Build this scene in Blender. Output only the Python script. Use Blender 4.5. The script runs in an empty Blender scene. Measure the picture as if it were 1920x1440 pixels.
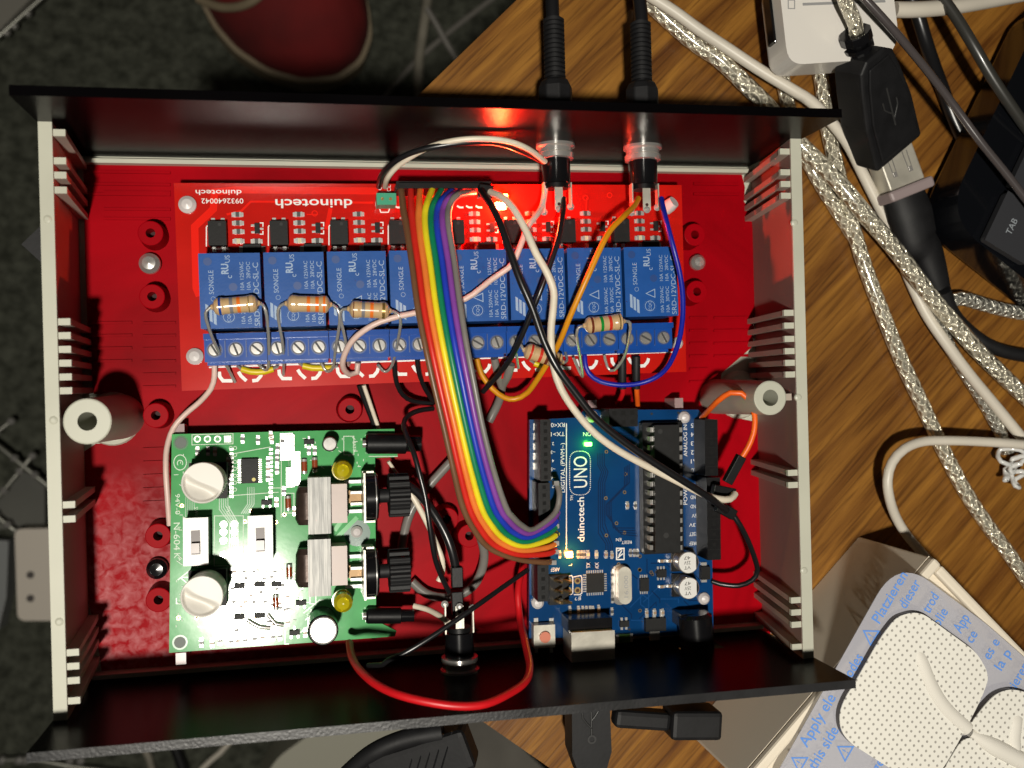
import bpy, math, random
from mathutils import Vector, Matrix
random.seed(7)
S = bpy.context.scene
COL = S.collection
MM = 0.001
# ------------------------------------------------------------------ camera
CAM_LOC = Vector((-29.98, 1.2613, 279.5636))          # millimetres
CAM_ROT = (0.0026, -0.1839, -0.0257)
FPX = 1812.16
cd = bpy.data.cameras.new('camera'); cam = bpy.data.objects.new('camera', cd); COL.objects.link(cam)
cam.location = CAM_LOC * MM; cam.rotation_euler = CAM_ROT
cd.sensor_width = 36; cd.lens = FPX / 1920 * 36; cd.clip_start = 0.005; cd.clip_end = 20
cd.dof.use_dof = True; cd.dof.focus_distance = 0.262; cd.dof.aperture_fstop = 16
S.camera = cam
# ------------------------------------------------------------------ light
w = bpy.data.worlds.new('World'); S.world = w; w.use_nodes = True
wn = w.node_tree; bg = wn.nodes['Background']
tc = wn.nodes.new('ShaderNodeTexCoord'); nz = wn.nodes.new('ShaderNodeTexNoise'); rp = wn.nodes.new('ShaderNodeValToRGB')
nz.inputs['Scale'].default_value = 2.2; nz.inputs['Detail'].default_value = 2
rp.color_ramp.elements[0].position = .38; rp.color_ramp.elements[0].color = (.05, .045, .04, 1)
rp.color_ramp.elements[1].position = .68; rp.color_ramp.elements[1].color = (1.0, .9, .75, 1)
wn.links.new(tc.outputs['Generated'], nz.inputs['Vector']); wn.links.new(nz.outputs['Fac'], rp.inputs['Fac'])
wn.links.new(rp.outputs['Color'], bg.inputs['Color']); bg.inputs['Strength'].default_value = 0.034
def lamp(name, loc, target, power, size, color):
    l = bpy.data.lights.new(name, 'AREA'); l.shape = 'DISK'; l.size = size; l.energy = power; l.color = color
    o = bpy.data.objects.new(name, l); COL.objects.link(o); o.location = Vector(loc) * MM
    o.rotation_euler = (Vector(target) - Vector(loc)).to_track_quat('-Z', 'Y').to_euler(); return o
lamp('desk_lamp_light', (-74, -108, 580), (0, 0, 0), 3.75, 0.026, (1.0, .945, .84))
vs = S.view_settings; vs.view_transform = 'Standard'; vs.look = 'None'; vs.exposure = 0; vs.gamma = 1
vs.use_curve_mapping = False
S.render.engine = 'CYCLES'

# ------------------------------------------------------------------ helpers
RM = Matrix.Rotation(CAM_ROT[2], 3, 'Z') @ Matrix.Rotation(CAM_ROT[1], 3, 'Y') @ Matrix.Rotation(CAM_ROT[0], 3, 'X')
def P(u, v, z):
    """photo pixel -> the point of the real horizontal plane at height z (mm)"""
    d = RM @ Vector(((u - 960) / FPX, (720 - v) / FPX, -1)); t = (z - CAM_LOC.z) / d.z
    return CAM_LOC + d * t
def Py(u, v, y):
    d = RM @ Vector(((u - 960) / FPX, (720 - v) / FPX, -1)); t = (y - CAM_LOC.y) / d.y
    return CAM_LOC + d * t
def lin(c):
    c = c / 255; return c / 12.92 if c <= .04045 else ((c + .055) / 1.055) ** 2.4
def hexc(h): return tuple(lin(int(h[i:i + 2], 16)) for i in (0, 2, 4))
MATS = {}
def mat(name, col, rough=.5, metal=0, bump=0, bscale=800, var=0, vscale=60, spec=.5, coat=0, emit=None, es=0, alpha=1, trans=0, vdark=None, bdist=.00012, rvar=1, ior=1.5):
    if name in MATS: return MATS[name]
    m = bpy.data.materials.new(name); m.use_nodes = True; nt = m.node_tree; b = nt.nodes['Principled BSDF']
    if isinstance(col, str): col = hexc(col)
    b.inputs['Base Color'].default_value = (*col, 1); b.inputs['Roughness'].default_value = rough
    b.inputs['Metallic'].default_value = metal; b.inputs['Specular IOR Level'].default_value = spec; b.inputs['IOR'].default_value = ior
    b.inputs['Coat Weight'].default_value = coat; b.inputs['Coat Roughness'].default_value = .22 if coat >= 1 else .15
    b.inputs['Alpha'].default_value = alpha; b.inputs['Transmission Weight'].default_value = trans
    if emit: b.inputs['Emission Color'].default_value = (*emit, 1); b.inputs['Emission Strength'].default_value = es
    tc = nt.nodes.new('ShaderNodeTexCoord')
    if var:
        n = nt.nodes.new('ShaderNodeTexNoise'); n.inputs['Scale'].default_value = vscale; n.inputs['Detail'].default_value = 5
        r = nt.nodes.new('ShaderNodeValToRGB'); r.color_ramp.elements[0].position = .3; r.color_ramp.elements[1].position = .7
        dk = vdark or tuple(c * (1 - var) for c in col)
        r.color_ramp.elements[0].color = (*dk, 1); r.color_ramp.elements[1].color = (*(min(1, c * (1 + var * .5)) for c in col), 1)
        nt.links.new(tc.outputs['Object'], n.inputs['Vector']); nt.links.new(n.outputs['Fac'], r.inputs['Fac'])
        nt.links.new(r.outputs['Color'], b.inputs['Base Color'])
        rr = nt.nodes.new('ShaderNodeMapRange'); rr.inputs['To Min'].default_value = max(.05, rough - .05 * rvar); rr.inputs['To Max'].default_value = min(1, rough + .08 * rvar)
        nt.links.new(n.outputs['Fac'], rr.inputs['Value']); nt.links.new(rr.outputs['Result'], b.inputs['Roughness'])
    if bump:
        n = nt.nodes.new('ShaderNodeTexNoise'); n.inputs['Scale'].default_value = bscale; n.inputs['Detail'].default_value = 3
        u = nt.nodes.new('ShaderNodeBump'); u.inputs['Strength'].default_value = bump; u.inputs['Distance'].default_value = bdist
        nt.links.new(tc.outputs['Object'], n.inputs['Vector']); nt.links.new(n.outputs['Fac'], u.inputs['Height'])
        nt.links.new(u.outputs['Normal'], b.inputs['Normal'])
    MATS[name] = m; return m

class MB:
    """collects shapes in millimetres; build() links them as ONE mesh object"""
    def __init__(s): s.v = []; s.f = []; s.m = []; s.sm = []; s.mats = []; s.a = {}
    def mi(s, m):
        if m not in s.mats: s.mats.append(m)
        return s.mats.index(m)
    def add(s, vs, fs, m, smooth=False):
        o = len(s.v); s.v += [Vector(v) for v in vs]; k = s.mi(m)
        for f in fs: s.f.append([i + o for i in f]); s.m.append(k); s.sm.append(smooth)
        return o
    def prism(s, pts, z0, z1, m, top=None):
        n = len(pts); a = [(p[0], p[1], z0) for p in pts] + [(p[0], p[1], z1) for p in pts]
        area = sum(pts[i][0] * pts[(i + 1) % n][1] - pts[(i + 1) % n][0] * pts[i][1] for i in range(n))
        side = [[i, (i + 1) % n, n + (i + 1) % n, n + i] for i in range(n)]; t = list(range(n, 2 * n)); b = list(range(n))[::-1]
        if area < 0: side = [f[::-1] for f in side]; t = t[::-1]; b = b[::-1]
        s.add(a, side + [b], m); s.add(a, [t], top or m); return s
    def box(s, c, sz, m, rot=0, top=None):
        x, y = sz[0] / 2, sz[1] / 2; R = Matrix.Rotation(rot, 2)
        pts = [R @ Vector(p) for p in ((-x, -y), (x, -y), (x, y), (-x, y))]
        return s.prism([(p.x + c[0], p.y + c[1]) for p in pts], c[2], c[2] + sz[2], m, top)
    def obox(s, p0, p1, w, h, m, up=(0, 0, 1)):
        """box running from p0 to p1, w wide and h high about that line"""
        p0, p1 = Vector(p0), Vector(p1); d = (p1 - p0).normalized(); sd = d.cross(Vector(up)).normalized() * w / 2; u = sd.cross(d).normalized() * h / 2
        a = [p + i * sd + j * u for p in (p0, p1) for i, j in ((-1, -1), (1, -1), (1, 1), (-1, 1))]
        s.add(a, [[0, 1, 2, 3][::-1], [4, 5, 6, 7], [0, 1, 5, 4], [1, 2, 6, 5], [2, 3, 7, 6], [3, 0, 4, 7]], m); return s
    def rev(s, p0, p1, prof, n=24, smooth=True, cap=True):
        """surface of revolution about p0->p1; prof = [(t mm, r mm, material), ...]"""
        p0, p1 = Vector(p0), Vector(p1); d = (p1 - p0).normalized()
        a = d.orthogonal().normalized(); b = d.cross(a)
        for k in range(len(prof) - 1):
            t0, r0, m = prof[k]; t1, r1, _ = prof[k + 1]; vs = []
            for t, r in ((t0, r0), (t1, r1)):
                for i in range(n):
                    an = 2 * math.pi * i / n; vs.append(p0 + d * t + (a * math.cos(an) + b * math.sin(an)) * r)
            s.add(vs, [[i, (i + 1) % n, n + (i + 1) % n, n + i] for i in range(n)], m, smooth)
        if cap:
            for (t, r, m), fl in ((prof[0], True), (prof[-1], False)):
                if r > 1e-4:
                    mm_ = m if fl else prof[-2][2]
                    vs = [p0 + d * t + (a * math.cos(2 * math.pi * i / n) + b * math.sin(2 * math.pi * i / n)) * r for i in range(n)]
                    s.add(vs, [list(range(n))[::-1] if fl else list(range(n))], mm_)
        return s
    def cyl(s, c, r, h, m, n=24, top=None, r2=None):
        c = Vector(c); r2 = r if r2 is None else r2
        s.rev(c, c + Vector((0, 0, 1)), [(0, r, m), (h, r2, m)], n, cap=False)
        vs = [c + Vector((math.cos(2 * math.pi * i / n) * r2, math.sin(2 * math.pi * i / n) * r2, h)) for i in range(n)]
        s.add(vs, [list(range(n))], top or m); return s
    def tube(s, pts, r, m, n=10, step=1.5, flat=1.0, closed_ends=True):
        pts = [Vector(p) for p in pts]; rs = r if isinstance(r, (list, tuple)) else [r] * len(pts)
        q = []; rr = []
        for i in range(len(pts) - 1):
            a = pts[max(0, i - 1)]; b = pts[i]; c = pts[i + 1]; d = pts[min(len(pts) - 1, i + 2)]
            k = max(1, int((c - b).length / step))
            for j in range(k):
                t = j / k
                q.append(.5 * ((2 * b) + (c - a) * t + (2 * a - 5 * b + 4 * c - d) * t * t + (3 * b - a - 3 * c + d) * t ** 3)); rr.append(rs[i] + (rs[i + 1] - rs[i]) * t)
        q.append(pts[-1]); rr.append(rs[-1]); vs = []; N = None; L = 0; att = []
        for i, p in enumerate(q):
            t = (q[min(i + 1, len(q) - 1)] - q[max(i - 1, 0)]).normalized()
            if N is None: N = t.orthogonal().normalized() if abs(t.z) > .9 else t.cross(Vector((0, 0, 1))).normalized()
            N = (N - t * N.dot(t)).normalized(); B = t.cross(N)
            if i: L += (p - q[i - 1]).length
            for k in range(n):
                an = 2 * math.pi * k / n; vs.append(p + (N * math.cos(an) + B * math.sin(an) * flat) * rr[i]); att.append((math.cos(an), math.sin(an), L))
        fs = [[i * n + k, i * n + (k + 1) % n, (i + 1) * n + (k + 1) % n, (i + 1) * n + k] for i in range(len(q) - 1) for k in range(n)]
        o = s.add(vs, fs, m, True)
        for i, a in enumerate(att): s.a[o + i] = a
        if closed_ends:
            s.add(vs[:n], [list(range(n))[::-1]], m); s.add(vs[-n:], [list(range(n))], m)
        return s
    def line(s, px, wd, z, m):
        """flat painted line through photo-plane points at height z"""
        pts = [P(u, v, z) for u, v in px]; return s.lin3(pts, wd, m)
    def lin3(s, pts, wd, m):
        s.k = getattr(s, 'k', 0) + .002; pts = [Vector(p) + Vector((0, 0, s.k)) for p in pts]; n = len(pts); closed = (pts[0] - pts[-1]).length < 1e-4 and n > 3
        if closed: pts = pts[:-1]; n -= 1
        vs = []
        for i, p in enumerate(pts):
            a = pts[i - 1] if (i or closed) else None; b = pts[(i + 1) % n] if (i < n - 1 or closed) else None
            d1 = (p - a).normalized() if a is not None else None; d2 = (b - p).normalized() if b is not None else None
            if d1 is None: d1 = d2
            if d2 is None: d2 = d1
            n1 = Vector((-d1.y, d1.x, 0)); n2 = Vector((-d2.y, d2.x, 0)); mt = n1 + n2
            mt = n1 if mt.length < 1e-3 else mt.normalized(); k = min(2.0, 1 / max(.3, mt.dot(n1))) * wd / 2
            vs += [p - mt * k, p + mt * k]
        s.add(vs, [[2 * i, (2 * i + 2) % (2 * n), (2 * i + 3) % (2 * n), 2 * i + 1] for i in range(n if closed else n - 1)], m)
        return s
    def ring(s, c, r, wd, m, n=20, sx=1, rot=0):
        c = Vector(c); R = Matrix.Rotation(rot, 3, 'Z')
        vs = [c + R @ Vector((math.cos(2 * math.pi * i / n) * q * sx, math.sin(2 * math.pi * i / n) * q, 0)) for q in (r - wd / 2, r + wd / 2) for i in range(n)]
        s.add(vs, [[i, n + i, n + (i + 1) % n, (i + 1) % n] for i in range(n)], m); return s
    def disc(s, c, r, m, n=16):
        c = Vector(c); s.add([c + Vector((math.cos(2 * math.pi * i / n) * r, math.sin(2 * math.pi * i / n) * r, 0)) for i in range(n)], [list(range(n))], m); return s
    def quad(s, pts, m): s.add(pts, [list(range(len(pts)))], m); return s
    def text(s, txt, c, h, rot, m, width=None, bold=0, mirror=False):
        """letters of capital height h centred on c; rot in radians"""
        vs, fs = text_mesh(txt, bold)
        if not vs: return s
        x0 = min(v[0] for v in vs); x1 = max(v[0] for v in vs); y0 = min(v[1] for v in vs); y1 = max(v[1] for v in vs)
        k = h / .7; kx = width / (x1 - x0) if width else k
        R = Matrix.Rotation(rot, 3, 'Z'); c = Vector(c); mx = -1 if mirror else 1
        s.add([c + R @ Vector((mx * (v[0] - (x0 + x1) / 2) * kx, (v[1] - .35) * k, 0)) for v in vs], fs, m); return s
    def mesh(s, name, org):
        me = bpy.data.meshes.new(name); me.from_pydata([(v - org) * MM for v in s.v], [], s.f); 
        for m in s.mats: me.materials.append(m)
        me.polygons.foreach_set('material_index', s.m); me.polygons.foreach_set('use_smooth', s.sm)
        if s.a:
            at = me.attributes.new('tube', 'FLOAT_VECTOR', 'POINT')
            for i, a in s.a.items(): at.data[i].vector = a
        me.update(); return me
    def build(s, name, parent=None, org=None, bevel=0, **kw):
        if org is None:
            xs = [v.x for v in s.v]; ys = [v.y for v in s.v]; zs = [v.z for v in s.v]
            org = Vector(((min(xs) + max(xs)) / 2, (min(ys) + max(ys)) / 2, min(zs)))
        org = Vector(org); o = bpy.data.objects.new(name, s.mesh(name, org)); link(o, org, parent)
        if bevel: bev(o, bevel)
        for k, v in kw.items(): o[k] = v
        return o
WORG = {}
def link(o, org, parent):
    COL.objects.link(o); WORG[o.name] = Vector(org)
    if parent is not None: o.parent = parent; o.location = (Vector(org) - WORG[parent.name]) * MM
    else: o.location = Vector(org) * MM
def inst(name, me, parent, org, rot=0, bevel=0):
    o = bpy.data.objects.new(name, me); link(o, org, parent); o.rotation_euler[2] = rot
    if bevel: bev(o, bevel)
    return o
def sub(name, me, parent, loc, rot=0, bevel=0):
    o = bpy.data.objects.new(name, me); COL.objects.link(o); o.parent = parent; o.location = Vector(loc) * MM; o.rotation_euler[2] = rot
    if bevel: bev(o, bevel)
    return o
def bev(o, wd, seg=2):
    b = o.modifiers.new('bevel', 'BEVEL'); b.width = wd * MM; b.segments = seg; b.limit_method = 'ANGLE'; b.angle_limit = math.radians(40)
def tag(o, label, cat, group=None):
    o['label'] = label; o['category'] = cat
    if group: o['group'] = group
    return o
def thing(name, org, label, cat, group=None):
    o = bpy.data.objects.new(name, None); o.empty_display_size = .01; link(o, org, None); return tag(o, label, cat, group)
TC = {}
def text_mesh(txt, bold=0):
    if (txt, bold) in TC: return TC[(txt, bold)]
    c = bpy.data.curves.new('letters', 'FONT'); c.body = txt; c.size = 1; c.resolution_u = 3; c.offset = bold
    o = bpy.data.objects.new('letters', c); COL.objects.link(o); bpy.context.view_layer.update()
    me = bpy.data.meshes.new_from_object(o.evaluated_get(bpy.context.evaluated_depsgraph_get()))
    r = ([tuple(v.co) for v in me.vertices], [list(p.vertices) for p in me.polygons])
    bpy.data.objects.remove(o); bpy.data.meshes.remove(me); TC[(txt, bold)] = r; return r
def rounded(pts, r, n=5):
    """round the corners of a polygon (2-D points)"""
    out = []; N = len(pts)
    for i in range(N):
        a, b, c = Vector(pts[i - 1][:2]), Vector(pts[i][:2]), Vector(pts[(i + 1) % N][:2])
        rr = r[i] if isinstance(r, (list, tuple)) else r
        rr = min(rr, (a - b).length * .48, (c - b).length * .48)
        d1 = (a - b).normalized(); d2 = (c - b).normalized(); p, q = b + d1 * rr, b + d2 * rr
        for k in range(n + 1):
            t = k / n; out.append(((1 - t) ** 2 * p + 2 * t * (1 - t) * b + t * t * q))
    return out
def px(l, z): return [P(u, v, z) for u, v in l]
def rectpx(u0, v0, u1, v1, z):
    """centre, width, depth in mm of a part whose top face fills this photo rectangle"""
    c = P((u0 + u1) / 2, (v0 + v1) / 2, z); return c, (P(u1, (v0 + v1) / 2, z) - P(u0, (v0 + v1) / 2, z)).length, (P((u0 + u1) / 2, v1, z) - P((u0 + u1) / 2, v0, z)).length
def blk(mb, r, z0, z1, m, rot=0, top=None):
    c, a, b = rectpx(*r, z1); mb.box((c.x, c.y, z0), (a, b, z1 - z0), m, rot, top); return c
def lerp(a, b, t): return a + (b - a) * t
def bez(pts): return pts

# ------------------------------------------------------------------ materials
BLK = mat('black_plastic', (.005, .005, .0055), .42, spec=.22, bump=.15, bscale=1500, var=.3, vscale=300)
GLBLK = mat('black_gloss_plastic', (.006, .006, .007), .16, var=.3, vscale=90)
RUB = mat('black_rubber', (.009, .009, .010), .55, spec=.35, bump=.2, bscale=900, var=.3, vscale=200)
WIREBLK = mat('black_wire_jacket', (.009, .009, .01), .3, spec=.6)
def wire(n, h, r=.38): return mat(n, h, r, var=.12, vscale=150)
W_WHITE = wire('white_wire_jacket', 'DDD2BE'); W_PINK = wire('pale_pink_wire_jacket', 'D9BDB2'); W_RED = wire('red_wire_jacket', 'C8141C')
W_ORANGE = wire('orange_wire_jacket', 'E8621A'); W_YEL = wire('amber_wire_jacket', 'D08A12'); W_BLUE = wire('blue_wire_jacket', '14209A')
W_GREY = wire('grey_wire_jacket', '77736E', .3); W_YJ = wire('yellow_jumper_jacket', 'D8BE14')
TIN = mat('tinned_wire', (.58, .56, .52), .26, .65, bump=.1, bscale=900)
SOLD = mat('solder', (.66, .65, .62), .25, .6, bump=.3, bscale=1200)
SIL = mat('bright_metal', (.62, .60, .57), .2, .7, var=.2, vscale=200)
NICK = mat('satin_nickel', (.58, .55, .47), .34, .4, bump=.25, bscale=1500, var=.25, vscale=120)
DSIL = mat('dull_steel', (.40, .40, .40), .42, .6, bump=.25, bscale=800, var=.3, vscale=300)
GOLD = mat('gold_pin', (.85, .6, .25), .25, 1)
COPPER = mat('copper_winding', (.06, .04, .032), .35, .5, bump=.4, bscale=700, var=.4, vscale=300)
SILK = mat('white_silkscreen', (.78, .77, .74), .5)
CREAM = mat('cream_led_lens', (.62, .55, .36), .3)
MAUVE = mat('brown_mauve_ivory', (.30, .20, .17), .55, var=.15, vscale=30)  # ivory tinted brownish mauve, laid over the inner wall faces
SHADEIV = mat('shaded_ivory', (.42, .36, .30), .5, var=.15, vscale=60)  # ivory with shade and red reflection painted in, for ribs and boss sides
NYLON = mat('white_nylon', (.62, .58, .57), .35, var=.08, vscale=200)
IVORY = mat('ivory_plastic', (.50, .50, .41), .42, var=.10, vscale=45, bump=.05)
CHIP = mat('chip_body', (.012, .012, .012), .5, spec=.2, bump=.25, bscale=2500, var=.2, vscale=300)
CERAM = mat('chip_resistor_body', (.05, .05, .05), .4); TAN = mat('chip_capacitor_body', (.30, .20, .12), .4)
TEAL = mat('teal_jumper_plastic', (.03, .30, .17), .42)
RELAYB = mat('relay_blue_plastic', (.012, .078, .30), .34, spec=.25, bump=.12, bscale=1800, var=.14, vscale=130)
RELAYD = mat('relay_dimple_blue', (.010, .050, .20), .42)
RELAYT = mat('relay_print', (.27, .37, .52), .5)
TERM = mat('terminal_blue_plastic', (.008, .065, .32), .2, rvar=.4, var=.15, vscale=130)
REDPCB = mat('red_board_mask', (.50, .010, .006), .17, var=.14, vscale=60, spec=.35, rvar=.3)
REDTR = mat('red_board_trace', (.80, .016, .008), .17, spec=.35)
BLUEPCB = mat('blue_board_mask', (.003, .042, .145), .17, var=.2, vscale=70, spec=.4, rvar=.3)
BLUETR = mat('blue_board_trace', (.0012, .016, .065), .27, spec=.3); BLUELT = mat('blue_board_copper', (.004, .055, .19), .27, spec=.3)
GRNPCB = mat('green_board_mask', (.085, .37, .125), .12, var=.18, vscale=120, bump=.04, bscale=500, spec=.4, rvar=.15)
GRNTR = mat('green_board_trace', (.03, .17, .05), .24); GRNLT = mat('green_board_copper', (.10, .42, .14), .2)
GRNSILK = mat('green_board_silkscreen', (.55, .66, .52), .45)
RESB = mat('resistor_tan_body', (.55, .37, .19), .22, var=.08, vscale=300, coat=.5)
def band(n, c, **k): return mat('band_' + n, c, .22, coat=.5, **k)
B_BLUE = band('blue', (.01, .05, .30)); B_GREY = band('grey', (.20, .19, .20)); B_OR = band('orange', (.75, .17, .02)); B_GOLD = band('gold', (.42, .27, .08), metal=.7)
B_BR = band('brown', (.13, .025, .012)); B_RED = band('red', (.55, .03, .015)); B_GRN = band('green', (.01, .22, .03))
def panel_mat():
    m = mat('black_panel_plastic', (.002, .0017, .002), .19, bump=1, bscale=3000, spec=.5, ior=1.095, var=.3, vscale=35, bdist=.00005); return m
PANEL = panel_mat()
PEDGE = mat('sanded_panel_edge', (.018, .018, .019), .3, bump=.4, bscale=1400, var=.7, vscale=60, spec=.5)
def red_floor_mat():
    m = mat('red_painted_base', (.28, .002, .006), .4, bump=.15, bscale=260, spec=.04)
    nt = m.node_tree; b = nt.nodes['Principled BSDF']; t = nt.nodes.new('ShaderNodeTexCoord')
    n = nt.nodes.new('ShaderNodeTexNoise'); n.inputs['Scale'].default_value = 18; n.inputs['Detail'].default_value = 6; n.inputs['Distortion'].default_value = 1.5
    r = nt.nodes.new('ShaderNodeValToRGB'); e = r.color_ramp.elements; e[0].position = .3; e[0].color = (.19, .0005, .003, 1); e[1].position = .62; e[1].color = (.35, .001, .006, 1)
    nt.links.new(t.outputs['Object'], n.inputs['Vector']); nt.links.new(n.outputs['Fac'], r.inputs['Fac'])
    # scuffed, finger-smeared paint in the lower left corner, lamp glare painted into its colour
    sx = nt.nodes.new('ShaderNodeSeparateXYZ'); nt.links.new(t.outputs['Object'], sx.inputs['Vector'])
    v = nt.nodes.new('ShaderNodeVectorMath'); v.operation = 'DISTANCE'; v.inputs[1].default_value = (-.085, -.060, 0)
    nt.links.new(t.outputs['Object'], v.inputs[0])
    mr = nt.nodes.new('ShaderNodeMapRange'); mr.inputs['From Min'].default_value = .014; mr.inputs['From Max'].default_value = .042; mr.inputs['To Min'].default_value = 1; mr.inputs['To Max'].default_value = 0
    nt.links.new(v.outputs['Value'], mr.inputs['Value'])
    n2 = nt.nodes.new('ShaderNodeTexNoise'); n2.inputs['Scale'].default_value = 420; n2.inputs['Detail'].default_value = 12; n2.inputs['Distortion'].default_value = .5
    nt.links.new(t.outputs['Object'], n2.inputs['Vector'])
    r2 = nt.nodes.new('ShaderNodeMapRange'); r2.inputs['From Min'].default_value = .36; r2.inputs['From Max'].default_value = .85; nt.links.new(n2.outputs['Fac'], r2.inputs['Value'])
    mu = nt.nodes.new('ShaderNodeMath'); mu.operation = 'MULTIPLY'; nt.links.new(mr.outputs['Result'], mu.inputs[0]); nt.links.new(r2.outputs['Result'], mu.inputs[1])
    mx = nt.nodes.new('ShaderNodeMix'); mx.data_type = 'RGBA'; nt.links.new(mu.outputs[0], mx.inputs['Factor']); nt.links.new(r.outputs['Color'], mx.inputs[6]); mx.inputs[7].default_value = (.52, .19, .20, 1)
    nt.links.new(mx.outputs[2], b.inputs['Base Color'])
    return m
REDFL = red_floor_mat()
def wood_mat():
    m = bpy.data.materials.new('table_wood_veneer'); m.use_nodes = True; nt = m.node_tree; b = nt.nodes['Principled BSDF']
    t = nt.nodes.new('ShaderNodeTexCoord'); mp = nt.nodes.new('ShaderNodeMapping'); mp.inputs['Scale'].default_value = (14, 170, 40)
    nt.links.new(t.outputs['Object'], mp.inputs['Vector'])
    n = nt.nodes.new('ShaderNodeTexNoise'); n.inputs['Scale'].default_value = 1; n.inputs['Detail'].default_value = 7; n.inputs['Roughness'].default_value = .6; n.inputs['Distortion'].default_value = .5
    nt.links.new(mp.outputs['Vector'], n.inputs['Vector'])
    r = nt.nodes.new('ShaderNodeValToRGB'); e = r.color_ramp.elements
    e[0].position = .28; e[0].color = (.075, .022, .003, 1); e[1].position = .72; e[1].color = (.36, .165, .026, 1)
    x = e.new(.42); x.color = (.16, .062, .010, 1); x = e.new(.56); x.color = (.24, .102, .016, 1)
    nt.links.new(n.outputs['Fac'], r.inputs['Fac'])
    mp2 = nt.nodes.new('ShaderNodeMapping'); mp2.inputs['Scale'].default_value = (40, 900, 60); nt.links.new(t.outputs['Object'], mp2.inputs['Vector'])
    n2 = nt.nodes.new('ShaderNodeTexNoise'); n2.inputs['Scale'].default_value = 1; n2.inputs['Detail'].default_value = 4; nt.links.new(mp2.outputs['Vector'], n2.inputs['Vector'])
    r2 = nt.nodes.new('ShaderNodeValToRGB'); f = r2.color_ramp.elements; f[0].position = .33; f[0].color = (.45, .40, .36, 1); f[1].position = .5; f[1].color = (1, 1, 1, 1)
    nt.links.new(n2.outputs['Fac'], r2.inputs['Fac'])
    mx = nt.nodes.new('ShaderNodeMix'); mx.data_type = 'RGBA'; mx.blend_type = 'MULTIPLY'; mx.inputs['Factor'].default_value = .8
    nt.links.new(r.outputs['Color'], mx.inputs[6]); nt.links.new(r2.outputs['Color'], mx.inputs[7]); nt.links.new(mx.outputs[2], b.inputs['Base Color'])
    b.inputs['Roughness'].default_value = .45; b.inputs['Specular IOR Level'].default_value = .3
    u = nt.nodes.new('ShaderNodeBump'); u.inputs['Strength'].default_value = .15; u.inputs['Distance'].default_value = .0005
    nt.links.new(n2.outputs['Fac'], u.inputs['Height']); nt.links.new(u.outputs['Normal'], b.inputs['Normal']); return m
WOOD = wood_mat(); WEDGE = mat('dark_table_edging', (.045, .022, .010), .5, var=.3, vscale=40)
def braid_mat(name, col, turns=4, pitch=1.4):
    m = bpy.data.materials.new(name); m.use_nodes = True; nt = m.node_tree; b = nt.nodes['Principled BSDF']
    a = nt.nodes.new('ShaderNodeAttribute'); a.attribute_name = 'tube'; s = nt.nodes.new('ShaderNodeSeparateXYZ'); nt.links.new(a.outputs['Vector'], s.inputs['Vector'])
    at = nt.nodes.new('ShaderNodeMath'); at.operation = 'ARCTAN2'; nt.links.new(s.outputs['Y'], at.inputs[0]); nt.links.new(s.outputs['X'], at.inputs[1])
    hs = []
    for sg in (1, -1):
        k = nt.nodes.new('ShaderNodeMath'); k.operation = 'MULTIPLY'; k.inputs[1].default_value = turns * sg; nt.links.new(at.outputs[0], k.inputs[0])
        l = nt.nodes.new('ShaderNodeMath'); l.operation = 'MULTIPLY_ADD'; l.inputs[1].default_value = pitch; nt.links.new(s.outputs['Z'], l.inputs[0]); nt.links.new(k.outputs[0], l.inputs[2])
        q = nt.nodes.new('ShaderNodeMath'); q.operation = 'SINE'; nt.links.new(l.outputs[0], q.inputs[0]); hs.append(q)
    wn_ = nt.nodes.new('ShaderNodeTexNoise'); wn_.inputs['Scale'].default_value = 220; wt = nt.nodes.new('ShaderNodeTexCoord'); nt.links.new(wt.outputs['Object'], wn_.inputs['Vector'])
    for q in hs:
        k = q.inputs[0].links[0].from_socket; ad_ = nt.nodes.new('ShaderNodeMath'); ad_.operation = 'MULTIPLY_ADD'; ad_.inputs[1].default_value = 9; nt.links.new(wn_.outputs['Fac'], ad_.inputs[0]); nt.links.new(k, ad_.inputs[2]); nt.links.new(ad_.outputs[0], q.inputs[0])
    mul = nt.nodes.new('ShaderNodeMath'); mul.operation = 'MAXIMUM'; nt.links.new(hs[0].outputs[0], mul.inputs[0]); nt.links.new(hs[1].outputs[0], mul.inputs[1])
    t = nt.nodes.new('ShaderNodeTexCoord'); n = nt.nodes.new('ShaderNodeTexNoise'); n.inputs['Scale'].default_value = 700; n.inputs['Detail'].default_value = 2; nt.links.new(t.outputs['Object'], n.inputs['Vector'])
    ad = nt.nodes.new('ShaderNodeMath'); ad.operation = 'MULTIPLY_ADD'; ad.inputs[1].default_value = 3.5; nt.links.new(n.outputs['Fac'], ad.inputs[0]); nt.links.new(mul.outputs[0], ad.inputs[2])
    u = nt.nodes.new('ShaderNodeBump'); u.inputs['Strength'].default_value = .9; u.inputs['Distance'].default_value = .0005; nt.links.new(ad.outputs[0], u.inputs['Height'])
    nt.links.new(u.outputs['Normal'], b.inputs['Normal'])
    r = nt.nodes.new('ShaderNodeMapRange'); r.inputs['From Min'].default_value = -1; r.inputs['From Max'].default_value = 1; nt.links.new(mul.outputs[0], r.inputs['Value'])
    mx = nt.nodes.new('ShaderNodeMix'); mx.data_type = 'RGBA'; nt.links.new(r.outputs['Result'], mx.inputs['Factor'])
    mx.inputs[6].default_value = (*[c * .7 for c in col], 1); mx.inputs[7].default_value = (*col, 1); nt.links.new(mx.outputs[2], b.inputs['Base Color'])
    b.inputs['Metallic'].default_value = .55; b.inputs['Roughness'].default_value = .22; b.inputs['Coat Weight'].default_value = .8; b.inputs['Coat Roughness'].default_value = .1
    return m
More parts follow.
